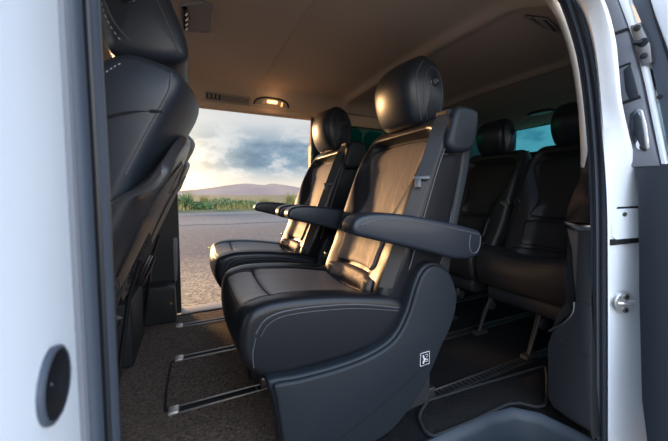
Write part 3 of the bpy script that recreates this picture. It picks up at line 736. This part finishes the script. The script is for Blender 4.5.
# striker on the rear jamb
JN = V((-.37, -.93, 0)).normalized(); JU = V((0, 0, 1)); JR = JN.cross(JU)
def onjamb(px, py):
    r = ray(px, py); p0 = aty(622, 302, .407); return V((0, 0, CZ))+r*((p0-V((0, 0, CZ))).dot(JN)/r.dot(JN))
JM = Matrix((JR, JU, JN)).transposed().to_4x4()
def jm(bm): bmesh.ops.transform(bm, matrix=JM, verts=bm.verts); return bm
sc_ = onjamb(622, 302)+JN*.003; t = thing('door_striker', 'chrome oval latch striker plate screwed to the white rear jamb', 'striker', sc_)
b = bmesh.new(); rows = []
for r_, h in ((1, -.004), (1, .003), (.88, .008), (.5, .009), (.02, .009)):
    rows.append([V((.034*r_*math.cos(2*math.pi*k/36), .033*r_*math.sin(2*math.pi*k/36), h)) for k in range(36)])
grid_bm(b, rows, cap=False); obj('plate', jm(b), 'satin', t)
b = bmesh.new(); tube(b, [(-.024, .003, .006), (-.016, .004, .011), (0, -.001, .012), (.014, .002, .011), (.022, .001, .006)], .006); obj('catch_bar', jm(b), 'satin', t)
for z in (-.018, .019):
    b = bmesh.new(); disc(b, (.002, z, .008), (0, 0, 1), .0085, .004, sides=18); s_ = obj('screw', jm(b), 'steel', t)
    b = bmesh.new(); disc(b, (.002, z, .0125), (0, 0, 1), .0045, .001, sides=6); obj('screw_socket', jm(b), 'seam', s_)
# panel break and upper jamb plate with screw
def pp(l, x, t, m, name, parent=None, bev=.003, sn=0):
    return obj(name, plate([atx(*p, x) for p in l], x, t, bev=bev, smoothn=sn), m, parent)
t = thing('jamb_plate', 'small white plate with one screw above the striker', 'plate', (0, 0, 0))
def jplate(l, d0, d1):
    bm = bmesh.new(); A = [onjamb(*q) for q in l]; grid_bm(bm, [[q+JN*d0 for q in A], [q+JN*d1 for q in A]]); return bm
obj('plate', jplate([(609, 209), (637, 208), (637, 237), (613, 239), (609, 236)], -.002, .009), 'paint', t)
b = bmesh.new(); disc(b, onjamb(621, 214)+JN*.008, JN, .006, .004, sides=16); obj('screw', b, 'steel', t)
obj('gap_line', jplate([(608, 239), (638, 237.5), (638, 242), (608, 245)], -.002, .008), 'seam', t)
obj('top_gap', jplate([(608, 207), (638, 206), (638, 208), (608, 209)], -.002, .008), 'seam', t)

# ================================================================== REAR PILLAR TRIM (inside)
t = thing('pillar_trim', 'dark plastic rear pillar lining with wood insert, chrome strip and cup pocket', 'pillar trim', (0, 0, 0))
pp([(578, 226), (592, 226), (592, 441), (589, 432), (570, 420), (552, 407), (547, 396), (547, 345), (551, 333), (562, 322), (571, 312), (575, 300)], 1.070, .08, 'trimdark', 'lower_panel', t, bev=.006)
pp([(582, 150), (592, 150), (592, 223), (565, 222), (567, 208), (573, 192), (579, 178)], 1.074, .06, 'wood', 'wood_insert', t, bev=.004)
pp([(564, 221), (578, 225), (592, 225), (592, 231), (577, 231), (565, 227)], 1.066, .05, 'chrome', 'chrome_strip', t, bev=.003)
pp([(566, 228), (579, 231), (592, 231), (592, 304), (576, 300), (573, 280), (571, 250)], 1.076, .08, 'browntrim', 'upper_panel', t, bev=.006)
pp([(585, 60), (592, 60), (592, 152), (581, 152), (583, 110)], 1.08, .05, 'headliner', 'upper_lining', t, bev=.004)
b = bmesh.new(); tube(b, spline([atx(*p, 1.072) for p in [(574, 302), (573, 312), (566, 321), (556, 327), (549, 331)]], 16, closed=False), .0035, sides=8); obj('pocket_lip', b, 'steel', t)
pp([(575, 300), (571, 313), (560, 322), (552, 328), (556, 318), (563, 306)], 1.09, .03, 'seam', 'cup_pocket', t, bev=0)
b = bmesh.new(); tube(b, [atx(*p, 1.069) for p in ((556, 338), (570, 346), (590, 357))], .0016, sides=6); obj('panel_seam', b, 'seam', t)
b = bmesh.new(); tube(b, [atx(*p, 1.070) for p in ((576, 299), (592, 305))], .0016, sides=6); obj('panel_seam', b, 'seam', t)

# ================================================================== OPEN SLIDING DOOR (leading edge seen)
dr = thing('sliding_door', 'open white sliding door pushed back, its leading edge with latch pin and grip recess', 'door', (0, 0, 0))
X = 1.075
# body of the door (runs rearward outside the body)
bm = bmesh.new(); secs = []
for x, ins in ((X+.02, .012), (X+.03, 0), (X+1.05, 0), (X+1.07, .02)):
    s_ = []
    for y, z in ((.245, -.3), (.235, .2), (.225, .7), (.25, 1.0), (.30, 1.30), (.345, 1.30), (.335, 1.0), (.325, .7), (.325, .2), (.325, -.3)):
        s_.append(V((x, y+(ins if y < .3 else -ins), z)))
    secs.append(s_)
grid_bm(bm, secs); obj('door_skin', bm, 'paint', dr, angle=30)
pp([(640, 165), (669, 163), (690, 163), (690, 470), (648, 470), (646, 440), (641, 400), (638, 290), (638, 262), (637, 200), (634, 168)], X-.004, .03, 'darkgrey', 'lower_edge_trim', dr, bev=.006)
pp([(596, -6), (604, 10), (610, 35), (613, 52), (612, 70), (612, 84), (616, 106), (620, 132), (625, 155), (631, 167), (659, 166), (652, 135), (644, 98), (636, 60), (628, 30), (618, 2), (615, -6)], X-.008, .03, 'greytrim', 'upper_edge_trim', dr, bev=.005)
pp([(613, 70), (612, 69), (630, 62), (631, 64)], X-.0095, .004, 'seam', 'joint', dr, bev=0)
pp([(610, 37), (610, 34), (628, 27), (629, 30)], X-.0095, .004, 'seam', 'joint', dr, bev=0)
pp([(616, 107), (616, 104), (640, 95), (641, 98)], X-.0095, .004, 'seam', 'joint', dr, bev=0)
pp([(623, 70), (630, 64), (634, 78), (639, 97), (629, 100), (625, 90)], X-.010, .006, 'darkgrey', 'finger_recess', dr, bev=.002)
gr = pp([(630, 113), (637, 108), (643, 110), (647, 125), (650, 148), (645, 152), (637, 149), (631, 138), (629, 124)], X-.012, .008, 'chrome', 'grip_recess', dr, bev=.003)
pp([(632, 117), (637, 111), (641, 118), (644, 135), (645, 148), (640, 146), (634, 135)], X-.0135, .004, 'darkgrey', 'grip_shadow', gr, bev=.002)
pp([(616, -6), (623, 12), (636, 48), (645, 86), (654, 130), (661, 164), (666, 164), (659, 128), (651, 88), (642, 48), (630, 10), (624, -6)], X-.006, .02, 'paint', 'white_flange', dr, bev=.002)
pp([(632, 2), (640, 20), (650, 60), (660, 110), (668, 150), (672, 164), (690, 164), (690, 100), (668, 60), (655, 20), (648, -6), (630, -6)], X+.004, .02, 'rubber', 'edge_rubber', dr, bev=.004)
pp([(647, -8), (654, 14), (668, 52), (690, 115), (690, -8)], X-.012, .03, 'paint', 'outer_edge', dr, bev=.006)
lt = pp([(630, 26), (640, 22), (650, 44), (652, 62), (641, 66), (635, 48)], X-.014, .012, 'steel', 'latch_plate', dr, bev=.002)
p_ = atx(633, 43, X-.02); q_ = atx(642, 42, X-.02)
b = bmesh.new(); tube(b, [p_, q_+V((.004, 0, 0))], [.0055, .0065], sides=12); disc(b, q_+V((.008, 0, 0)), (-1, 0, 0), .011, .004, sides=18); obj('latch_pin', b, 'rubber_black', lt)
for a in ((637, 28), (644, 56)):
    b = bmesh.new(); disc(b, atx(*a, X-.015), (-1, 0, 0), .0075, .002, sides=14); obj('bolt', b, 'rubber_black', lt)
for a in ((660, 97),):
    b = bmesh.new(); disc(b, atx(*a, X+.002), (-1, 0, 0), .006, .002, sides=14); obj('bolt', b, 'rubber_black', dr)

# ================================================================== CEILING FITTINGS
def on_wall(px, py):
    # point on the curved far edge of the headliner
    best = None
    r = ray(px, py)
    for k in range(1200):
        y = 1.5+.62*k/1200
        p = V((0, 0, CZ))+r*(y/r.y)
        if p.z > zceil(p.x, y) or y > 2.118: return p
    return p
def wall_frame(p):
    e = .01; dz = (zceil(p.x, min(p.y+e, 2.12))-zceil(p.x, p.y-e))/(2*e)
    up = V((0, -1, -dz)).normalized()   # in-surface direction pointing to cabin centre / upward
    if up.z < 0: up = -up
    n = V((1, 0, 0)).cross(up).normalized()
    if n.y > 0: n = -n
    return up, n
def vent(l, r, label, slats=8, hgt=.042):
    A, B = on_wall(*l), on_wall(*r); c = (A+B)/2; L = (B-A).length; u = (B-A).normalized(); up, n = wall_frame(c)
    t = thing('ceiling_vent', label, 'vent', c)
    def bxo(a0, a1, b0, b1, d0, d1, bev=0):
        bm = bx(a0, a1, b0, b1, d0, d1, bev=bev)
        mt = Matrix((u, up, n)).transposed().to_4x4(); bmesh.ops.transform(bm, matrix=mt, verts=bm.verts); return bm
    obj('backing', bxo(-L/2, L/2, -hgt/2, hgt/2, -.004, .002), 'shellbrown', t)
    bm = bmesh.new()
    for a in ((-L/2-.006, L/2+.006, hgt/2-.002, hgt/2+.006), (-L/2-.006, L/2+.006, -hgt/2-.006, -hgt/2+.002), (-L/2-.006, -L/2+.003, -hgt/2, hgt/2), (L/2-.003, L/2+.006, -hgt/2, hgt/2), (-L/2+L*.33, -L/2+L*.36, -hgt/2, hgt/2)):
        box(bm, *a, 0, .009, bev=.002)
    bmesh.ops.transform(bm, matrix=Matrix((u, up, n)).transposed().to_4x4(), verts=bm.verts); obj('frame', bm, 'lens_brown', t)
    bm = bmesh.new()
    for k in range(4): box(bm, -L/2+L*.37, L/2-.004, -hgt/2+hgt*(k+.6)/4.4, -hgt/2+hgt*(k+1.15)/4.4, 0, .005)
    for k in range(3): box(bm, -L/2+L*(.05+.09*k), -L/2+L*(.10+.09*k), -hgt*.32, hgt*.32, 0, .004)
    bmesh.ops.transform(bm, matrix=Matrix((u, up, n)).transposed().to_4x4(), verts=bm.verts); obj('slat', bm, 'lens_brown', t)
    return t
M['lens_brown'] = mat('vent_trim', (.36, .29, .235), .5)
vent((206, 95), (249, 101), 'slatted roof air vent next to the glowing courtesy lamp')
vent((345, 115), (383, 121), 'slatted roof air vent above the far captain seat headrest')
# near roof vent at the rear corner
t = thing('ceiling_vent', 'dark roof air vent at the rear upper corner of the near doorway', 'vent', (0, 0, 0))
def mirr(px, py):
    r = ray(px, py)
    for k in range(900):
        y = 1.2-.60*k/900; p = V((0, 0, CZ))+r*(y/r.y)
        if r.z > 0 and False: break
    best = None
    for k in range(2000):
        s_ = .3+3*k/2000; p = V((0, 0, CZ))+r*s_
        if abs(p.y-YC) < .885 and p.z > zceil(p.x, p.y): return p
    return V((0, 0, CZ))+r*1.4
q = [mirr(*p) for p in ((526, 14), (548, 17), (561, 30), (546, 26))]
c = sum(q, V())/4
bm = bmesh.new(); lo = [p+V((0, .004, -.006)) for p in q]; hi = [p+V((0, -.004, .006)) for p in q]; grid_bm(bm, [hi, lo]); obj('grille', bm, 'trimdark', t)
bm = bmesh.new(); tube(bm, [p+V((0, .004, -.006)) for p in q], .004, closed=True, sides=6); obj('frame', bm, 'lens_brown', t)
q2 = [q[0].lerp(q[1], .45), q[0].lerp(q[1], .75), q[3].lerp(q[2], .55), q[3].lerp(q[2], .25)]
bm = bmesh.new(); grid_bm(bm, [[p+V((0, .002, -.004)) for p in q2], [p+V((0, .006, -.009)) for p in q2]]); obj('nozzle', bm, 'lens_brown', t)
# courtesy lamp (lit)
c = on_wall(272, 102); up, n = wall_frame(c); mt = Matrix((V((1, 0, 0)), up, n)).transposed().to_4x4()
t = thing('courtesy_lamp', 'glowing orange courtesy lamp in a dark rimmed recess above the far doorway', 'lamp', c)
def tr(bm): bmesh.ops.transform(bm, matrix=mt, verts=bm.verts); return bm
AR = [(-.118, -.026), (-.11, .0), (-.07, .022), (0, .028), (.07, .022), (.11, .0), (.118, -.026)]
bm = bmesh.new(); tube(bm, spline([V((a, b, .004)) for a, b in AR], 30, closed=False), .0055, sides=8); obj('lamp_rim', tr(bm), 'trimdark', t)
bm = bmesh.new(); P_ = spline([V((a, b)) for a, b in AR], 40, closed=False); grid_bm(bm, [[V((p.x, p.y, 0)) for p in P_], [V((p.x*.97, p.y*.95, .004)) for p in P_]]); obj('housing', tr(bm), 'lens_brown', t)
bm = bmesh.new(); P_ = spline([V((a*.6, b*.75+.001)) for a, b in AR], 40, closed=False); grid_bm(bm, [[V((p.x, p.y, 0)) for p in P_], [V((p.x*.97, p.y*.95, .007)) for p in P_]]); obj('lens', tr(bm), 'lens', t)
bm = bmesh.new(); box(bm, -.034, .034, -.006, .013, .004, .012, bev=.004); obj('bulb_window', tr(bm), 'lampglow', t)
bm = bmesh.new(); box(bm, .062, .074, -.022, .008, .004, .010, bev=.003); obj('switch', tr(bm), 'lampglow2', t) if 'lampglow2' in M else None
# rear dome lamp
c = atz(541, 112, 1.44); t = thing('dome_lamp', 'flat oval dome lamp in the roof over the rear seats', 'lamp', c)
b = bmesh.new(); rows = []
for r_, h in ((1, .01), (1, -.006), (.9, -.012), (.86, -.010)): rows.append([V((.060*r_*math.cos(2*math.pi*k/32), .11*r_*math.sin(2*math.pi*k/32), h)) for k in range(32)])
grid_bm(b, rows); obj('rim', b, 'trimdark', t)
b = bmesh.new(); rows = []
for r_, h in ((.8, -.008), (.8, -.012), (.4, -.016), (.02, -.016)): rows.append([V((.060*r_*math.cos(2*math.pi*k/32), .11*r_*math.sin(2*math.pi*k/32), h)) for k in range(32)])
grid_bm(b, rows, cap=False); obj('lens', b, 'lens', t)
# recessed roof pocket at the front
q = [V((p.x, p.y, zceil(p.x, p.y))) for p in (atz(181, 4, 1.452), atz(203, 1, 1.452), atz(212, 6, 1.452), atz(210, 31, 1.452), atz(182, 29, 1.452))]
t = thing('roof_pocket', 'shallow beige pocket with shiny slotted side in the roof above the front seats', 'pocket', (0, 0, 0))
P_ = resample(q, 40); c = sum(P_, V())/40
bm = bmesh.new(); tube(bm, [p+V((0, 0, -.003)) for p in P_], .0065, closed=True, sides=8); obj('rim', bm, 'lens_brown', t)
bm = bmesh.new(); grid_bm(bm, [[p+V((0, 0, .002)) for p in P_], [p+V((0, 0, -.004)) for p in P_]]); obj('pocket_face', bm, 'pocket', t) if 'pocket' in M else None
a0, a1 = q[0], q[4]
bm = bmesh.new(); tube(bm, [a0+V((.012, 0, -.010)), a0.lerp(a1, .3)+V((.018, 0, -.012)), a0.lerp(a1, .85)+V((.012, 0, -.010))], [.008, .013, .006], sides=10); obj('slot', bm, 'plastic_gloss', t)
bm = bmesh.new()
for k in range(4): 
    p = a0.lerp(a1, .12+.2*k)+V((.014, 0, -.024)); tube(bm, [p, p+V((.008, -.02, 0))], .003, sides=6)
split_obj('slot_glint', bm, 'chrome', t)

# ================================================================== OUTSIDE
GZ = -.55
def road_mat():
    m = mat('asphalt', (.1, .1, .1), .85); nt = m.node_tree; b = nt.nodes['Principled BSDF']
    geo = nt.nodes.new('ShaderNodeNewGeometry'); sep = nt.nodes.new('ShaderNodeSeparateXYZ'); nt.links.new(geo.outputs['Position'], sep.inputs['Vector'])
    nz = nt.nodes.new('ShaderNodeTexNoise'); nz.inputs['Scale'].default_value = .8; nt.links.new(geo.outputs['Position'], nz.inputs['Vector'])
    ad = nt.nodes.new('ShaderNodeMath'); ad.operation = 'MULTIPLY_ADD'; ad.inputs[1].default_value = 1.2; nt.links.new(nz.outputs['Fac'], ad.inputs[0]); nt.links.new(sep.outputs['Y'], ad.inputs[2])
    mr = nt.nodes.new('ShaderNodeMapRange'); mr.inputs['From Min'].default_value = 0; mr.inputs['From Max'].default_value = 30; nt.links.new(ad.outputs[0], mr.inputs['Value'])
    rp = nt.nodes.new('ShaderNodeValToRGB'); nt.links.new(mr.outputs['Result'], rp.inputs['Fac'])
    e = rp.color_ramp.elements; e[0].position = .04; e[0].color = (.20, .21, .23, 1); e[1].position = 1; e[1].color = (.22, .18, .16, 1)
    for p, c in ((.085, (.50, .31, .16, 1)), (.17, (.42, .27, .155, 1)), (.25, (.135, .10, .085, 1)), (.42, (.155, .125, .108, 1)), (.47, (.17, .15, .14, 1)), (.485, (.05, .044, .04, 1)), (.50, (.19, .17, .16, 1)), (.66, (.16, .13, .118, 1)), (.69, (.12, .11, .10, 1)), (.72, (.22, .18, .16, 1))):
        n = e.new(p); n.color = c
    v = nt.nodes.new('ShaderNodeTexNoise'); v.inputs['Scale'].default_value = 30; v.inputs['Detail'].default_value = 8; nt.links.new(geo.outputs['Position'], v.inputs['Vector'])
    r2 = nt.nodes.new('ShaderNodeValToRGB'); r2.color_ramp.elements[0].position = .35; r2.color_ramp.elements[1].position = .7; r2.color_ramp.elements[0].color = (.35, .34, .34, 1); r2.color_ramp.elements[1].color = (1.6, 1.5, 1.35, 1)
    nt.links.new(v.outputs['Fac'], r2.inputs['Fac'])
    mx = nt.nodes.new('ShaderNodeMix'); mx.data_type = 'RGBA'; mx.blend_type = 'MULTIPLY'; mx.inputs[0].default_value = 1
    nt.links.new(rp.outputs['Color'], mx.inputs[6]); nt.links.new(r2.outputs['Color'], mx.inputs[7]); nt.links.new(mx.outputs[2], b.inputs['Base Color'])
    bp = nt.nodes.new('ShaderNodeBump'); bp.inputs['Strength'].default_value = .5; bp.inputs['Distance'].default_value = .02; nt.links.new(v.outputs['Fac'], bp.inputs['Height']); nt.links.new(bp.outputs['Normal'], b.inputs['Normal'])
    return m
M['road'] = road_mat()
M['earth'] = mat('dry_grass_ground', (.06, .07, .025), .95, noise=.6, col2=(.15, .12, .05))
M['hill'] = mat('hill', (.26, .17, .14), .95, noise=.01, col2=(.36, .24, .17))
M['grass'] = mat('grass_blades', (.06, .10, .02), .7, noise=.9, col2=(.40, .30, .09))
M['shrub'] = mat('shrub_leaves', (.035, .075, .02), .7, noise=2, col2=(.10, .15, .04))
M['stem'] = mat('stem', (.12, .09, .05), .8)
bm = bmesh.new(); bmesh.ops.create_grid(bm, x_segments=1, y_segments=1, size=1)
for v in bm.verts: v.co = V((v.co.x*60, 3.0+v.co.y*20.5, GZ))
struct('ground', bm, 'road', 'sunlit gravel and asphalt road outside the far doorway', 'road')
bm = bmesh.new(); vs = []
for j, (y, z) in enumerate(((23.3, GZ-.02), (23.8, GZ+.10), (27, GZ+.25), (60, GZ-.2), (300, -1.5), (1600, -3))):
    vs.append([V((x, y, z+(.06*math.sin(x*1.7+j) if j in (1, 2) else 0))) for x in [(-60+6*i)*(1 if y < 100 else 12) for i in range(21)]])
grid_bm(bm, vs, closed=False); struct('terrain', bm, 'earth', 'grassy verge and plain beyond the road', 'land')
# hills on the skyline
def ridge(name, Y, pts, label, m):
    bm = bmesh.new(); secs = []
    P = spline([V(p) for p in pts], 80, closed=False)
    top = []
    for p in P:
        r = ray(p.x, p.y); q = V((0, 0, CZ))+r*(Y/r.y); top.append(q)
    rnd = random.Random(3)
    for f in (0, .25, .5, .75, .92, 1):
        secs.append([V((q.x+ (rnd.random()-.5)*6*f, Y-160*(1-f), -4+(q.z+4)*(f**.8)+(rnd.random()-.5)*1.2*f*(f < 1))) for q in top])
    secs.append([V((q.x, Y+120, -4)) for q in top])
    grid_bm(bm, secs, closed=False); return struct(name, bm, m, label, 'hill')
ridge('hills', 900, [(60, 196), (120, 194), (160, 192), (190, 190), (205, 188.5), (222, 186), (238, 184), (250, 183.6), (262, 185), (272, 183.4), (282, 184.6), (296, 187), (312, 190), (340, 193), (420, 196), (520, 198)], 'hazy mauve hills on the horizon beyond the road', 'hill')
# roadside vegetation
def blades(bm, x, y, z, n, h, spread, w=.02):
    for _ in range(n):
        a = random.uniform(0, 6.28); r = spread*math.sqrt(random.random()); bx_, by_ = x+r*math.cos(a), y+r*math.sin(a)
        hh = h*random.uniform(.5, 1.1); l = random.uniform(.05, .45)*hh; b = random.uniform(0, 6.28)
        dx, dy = l*math.cos(b), l*math.sin(b); ox, oy = w*math.cos(b+1.57), w*math.sin(b+1.57)
        p = [bm.verts.new((bx_-ox, by_-oy, z)), bm.verts.new((bx_+ox, by_+oy, z)), bm.verts.new((bx_+dx*.4+ox*.7, by_+dy*.4+oy*.7, z+hh*.6)), bm.verts.new((bx_+dx, by_+dy, z+hh)), bm.verts.new((bx_+dx*.4-ox*.7, by_+dy*.4-oy*.7, z+hh*.6))]
        bm.faces.new(p)
bm = bmesh.new()
for k in range(420):
    x = random.uniform(-9, 14); y = random.uniform(24.2, 28.5)
    blades(bm, x, y, GZ+.1, 16, random.choice((.3, .4, .55, .75))*(.75+.5*math.sin(x*1.3)**2), .45, .025)
tag(obj('roadside_grass', bm, 'grass', smooth=False), 'tangled green and straw grass along the far side of the road', 'grass', kind='stuff')
def shrub(px, D, h, w, label):
    p = atz(px, 194+1.31*302/D*.9, GZ); x, y = p.x*(D/p.y), D
    t = thing('roadside_shrub', label, 'shrub', (x, y, GZ+.05), 'shrubs along the road')
    bm = bmesh.new()
    for _ in range(420):
        u_ = V((random.gauss(0, 1), random.gauss(0, 1), random.gauss(0, 1))).normalized()*random.random()**.35
        c = V((u_.x*w, u_.y*w*.7, h*.5+u_.z*h*.5)); s_ = random.uniform(.04, .10)
        a = V((random.gauss(0, 1), random.gauss(0, 1), random.gauss(0, 1))).normalized(); b = a.orthogonal()
        bm.faces.new([bm.verts.new(c+a*s_*1.6), bm.verts.new(c+b*s_*.7), bm.verts.new(c-a*s_*1.2), bm.verts.new(c-b*s_*.7)])
    obj('foliage', bm, 'shrub', t, smooth=False)
    b = bmesh.new()
    for k in range(5): tube(b, [(0, 0, -.1), (random.uniform(-w, w)*.6, random.uniform(-w, w)*.4, h*.7)], .02, sides=5)
    obj('stem', b, 'stem', t)
def grass_tuft(px, D, h, label):
    p = atz(px, 210, GZ); x = p.x*(D/p.y)
    bm = bmesh.new(); blades(bm, 0, 0, 0, 150, h, .35, .02)
    o = obj('grass_tuft', bm, 'grass', smooth=False); o.location = (x, D, GZ+.08); tag(o, label, 'grass', 'tall tufts along the road')
shrub(183, 25.0, 1.25, .8, 'bushy green shrub at the left end of the verge by the doorway post')
shrub(200, 24.6, .75, .9, 'low round shrub with pale tips in front of the tall grass on the verge')
shrub(224, 25.6, .95, 1.3, 'wide dark shrub in the middle of the verge below the hill')
shrub(245, 26, .75, 1.2, 'small dark shrub on the verge left of the far armrest tip')
for px, D, h, lb in ((188, 26, 1.55, 'tall straw tuft behind the leftmost shrub'), (205, 25.5, 1.25, 'tall yellow green tuft between the two left shrubs'), (265, 25.5, 1.0, 'straw tuft just above the far armrest tip'), (290, 25.3, 1.45, 'tall dry tuft beside the far captain seat backrest')):
    grass_tuft(px, D, h, lb)
# fallen leaf on the road
p = atz(210, 248, GZ+.01); bm = bmesh.new()
pts = [V((.0, -.09, 0)), V((.05, -.03, .015)), V((.045, .05, .02)), V((0, .11, .0)), V((-.05, .04, .03)), V((-.05, -.04, .012))]
c_ = bm.verts.new((0, 0, .025)); vv = [bm.verts.new(q) for q in pts]
for i in range(6): bm.faces.new((vv[i], vv[(i+1) % 6], c_))
M['leaf'] = mat('yellow_leaf', (.55, .40, .06), .6); o = obj('fallen_leaf', bm, 'leaf'); o.location = p; tag(o, 'small yellow leaf lying on the road beyond the far seat cushion', 'leaf')

# ================================================================== SKY AND SUN
SUN = V((-.40, 1, .11)).normalized()
w = bpy.data.worlds.new('world'); SC.world = w; w.use_nodes = True; nt = w.node_tree; nt.nodes.clear()
N = nt.nodes.new; Lk = nt.links.new
out = N('ShaderNodeOutputWorld'); bg = N('ShaderNodeBackground'); Lk(bg.outputs[0], out.inputs[0])
tc = N('ShaderNodeTexCoord'); sep = N('ShaderNodeSeparateXYZ'); Lk(tc.outputs['Generated'], sep.inputs[0])
def math_(op, a, b=None):
    n = N('ShaderNodeMath'); n.operation = op
    for i, v in enumerate((a, b)):
        if v is None: continue
        if isinstance(v, (int, float)): n.inputs[i].default_value = v
        else: Lk(v, n.inputs[i])
    return n.outputs[0]
def ramp(fac, els):
    r = N('ShaderNodeValToRGB'); e = r.color_ramp.elements
    e[0].position, e[0].color = els[0][0], (*els[0][1], 1); e[1].position, e[1].color = els[-1][0], (*els[-1][1], 1)
    for p, c in els[1:-1]: k = e.new(p); k.color = (*c, 1)
    Lk(fac, r.inputs['Fac']); return r.outputs['Color']
def mixc(f, a, b, mode='MIX'):
    n = N('ShaderNodeMix'); n.data_type = 'RGBA'; n.blend_type = mode
    for i, v in ((0, f), (6, a), (7, b)):
        if isinstance(v, (int, float)): n.inputs[i].default_value = v
        elif isinstance(v, tuple): n.inputs[i].default_value = (*v, 1)
        else: Lk(v, n.inputs[i])
    return n.outputs[2]
z = sep.outputs['Z']; zz = math_('MAXIMUM', z, 0.0)
base = ramp(zz, [(0, (1.0, .80, .58)), (.03, (1.0, .90, .76)), (.075, (.90, .88, .86)), (.11, (.58, .68, .78)), (.18, (.66, .71, .75)), (.23, (.74, .75, .75)), (.5, (.54, .68, .90)), (1, (.40, .60, .95))])
mp = N('ShaderNodeCombineXYZ'); Lk(math_('MULTIPLY', sep.outputs['X'], 7.0), mp.inputs[0]); Lk(math_('MULTIPLY', sep.outputs['Y'], 7.0), mp.inputs[1]); Lk(math_('MULTIPLY', z, 15.0), mp.inputs[2])
n1 = N('ShaderNodeTexNoise'); n1.inputs['Scale'].default_value = 1.0; n1.inputs['Detail'].default_value = 8; n1.inputs['Roughness'].default_value = .6; Lk(mp.outputs[0], n1.inputs['Vector'])
band = ramp(zz, [(0, (0, 0, 0)), (.03, (.05, .05, .05)), (.06, (.45, .45, .45)), (.09, (1, 1, 1)), (.155, (1, 1, 1)), (.185, (.45, .45, .45)), (.22, (.05, .05, .05)), (1, (.0, .0, .0))])
cm = ramp(n1.outputs['Fac'], [(.36, (0, 0, 0)), (.50, (1, 1, 1))])
ccol = ramp(n1.outputs['Fac'], [(.40, (.56, .58, .60)), (.50, (.30, .42, .52)), (.62, (.18, .28, .38))])
cf = mixc(1.0, band, cm, 'MULTIPLY')
sky = mixc(cf, base, ccol)
# glow of the low sun
vm = N('ShaderNodeVectorMath'); vm.operation = 'DOT_PRODUCT'; Lk(tc.outputs['Generated'], vm.inputs[0]); vm.inputs[1].default_value = V((-.06, 1, .045)).normalized()
gl = math_('POWER', math_('MAXIMUM', vm.outputs['Value'], 0.0), 110.0)
sky = mixc(1.0, sky, mixc(gl, (0, 0, 0), (1.3, .95, .45)), 'ADD')
Lk(sky, bg.inputs['Color'])
# sky strength raised several times behind the camera, added as fill for the cabin
bk_ = N('ShaderNodeMapRange'); bk_.inputs['From Min'].default_value = .2; bk_.inputs['From Max'].default_value = -.8; bk_.inputs['To Min'].default_value = 1.0; bk_.inputs['To Max'].default_value = 5.6; Lk(sep.outputs['Y'], bk_.inputs['Value'])
Lk(bk_.outputs['Result'], bg.inputs['Strength'])
sd = bpy.data.lights.new('sun', 'SUN'); sd.energy = 6; sd.color = (1, .57, .26); sd.angle = math.radians(11)
so = bpy.data.objects.new('sun', sd); COL.objects.link(so); so.rotation_euler = SUN.to_track_quat('Z', 'Y').to_euler()
# courtesy lamp light
ld = bpy.data.lights.new('courtesy_light', 'POINT'); ld.energy = .12; ld.color = (1, .6, .3); ld.shadow_soft_size = .03
lo_ = bpy.data.objects.new('courtesy_light', ld); COL.objects.link(lo_); lo_.location = on_wall(272, 102)+V((0, -.06, -.03))
SC.view_settings.view_transform = 'Standard'; SC.view_settings.look = 'None'; SC.view_settings.exposure = 0; SC.view_settings.gamma = 1
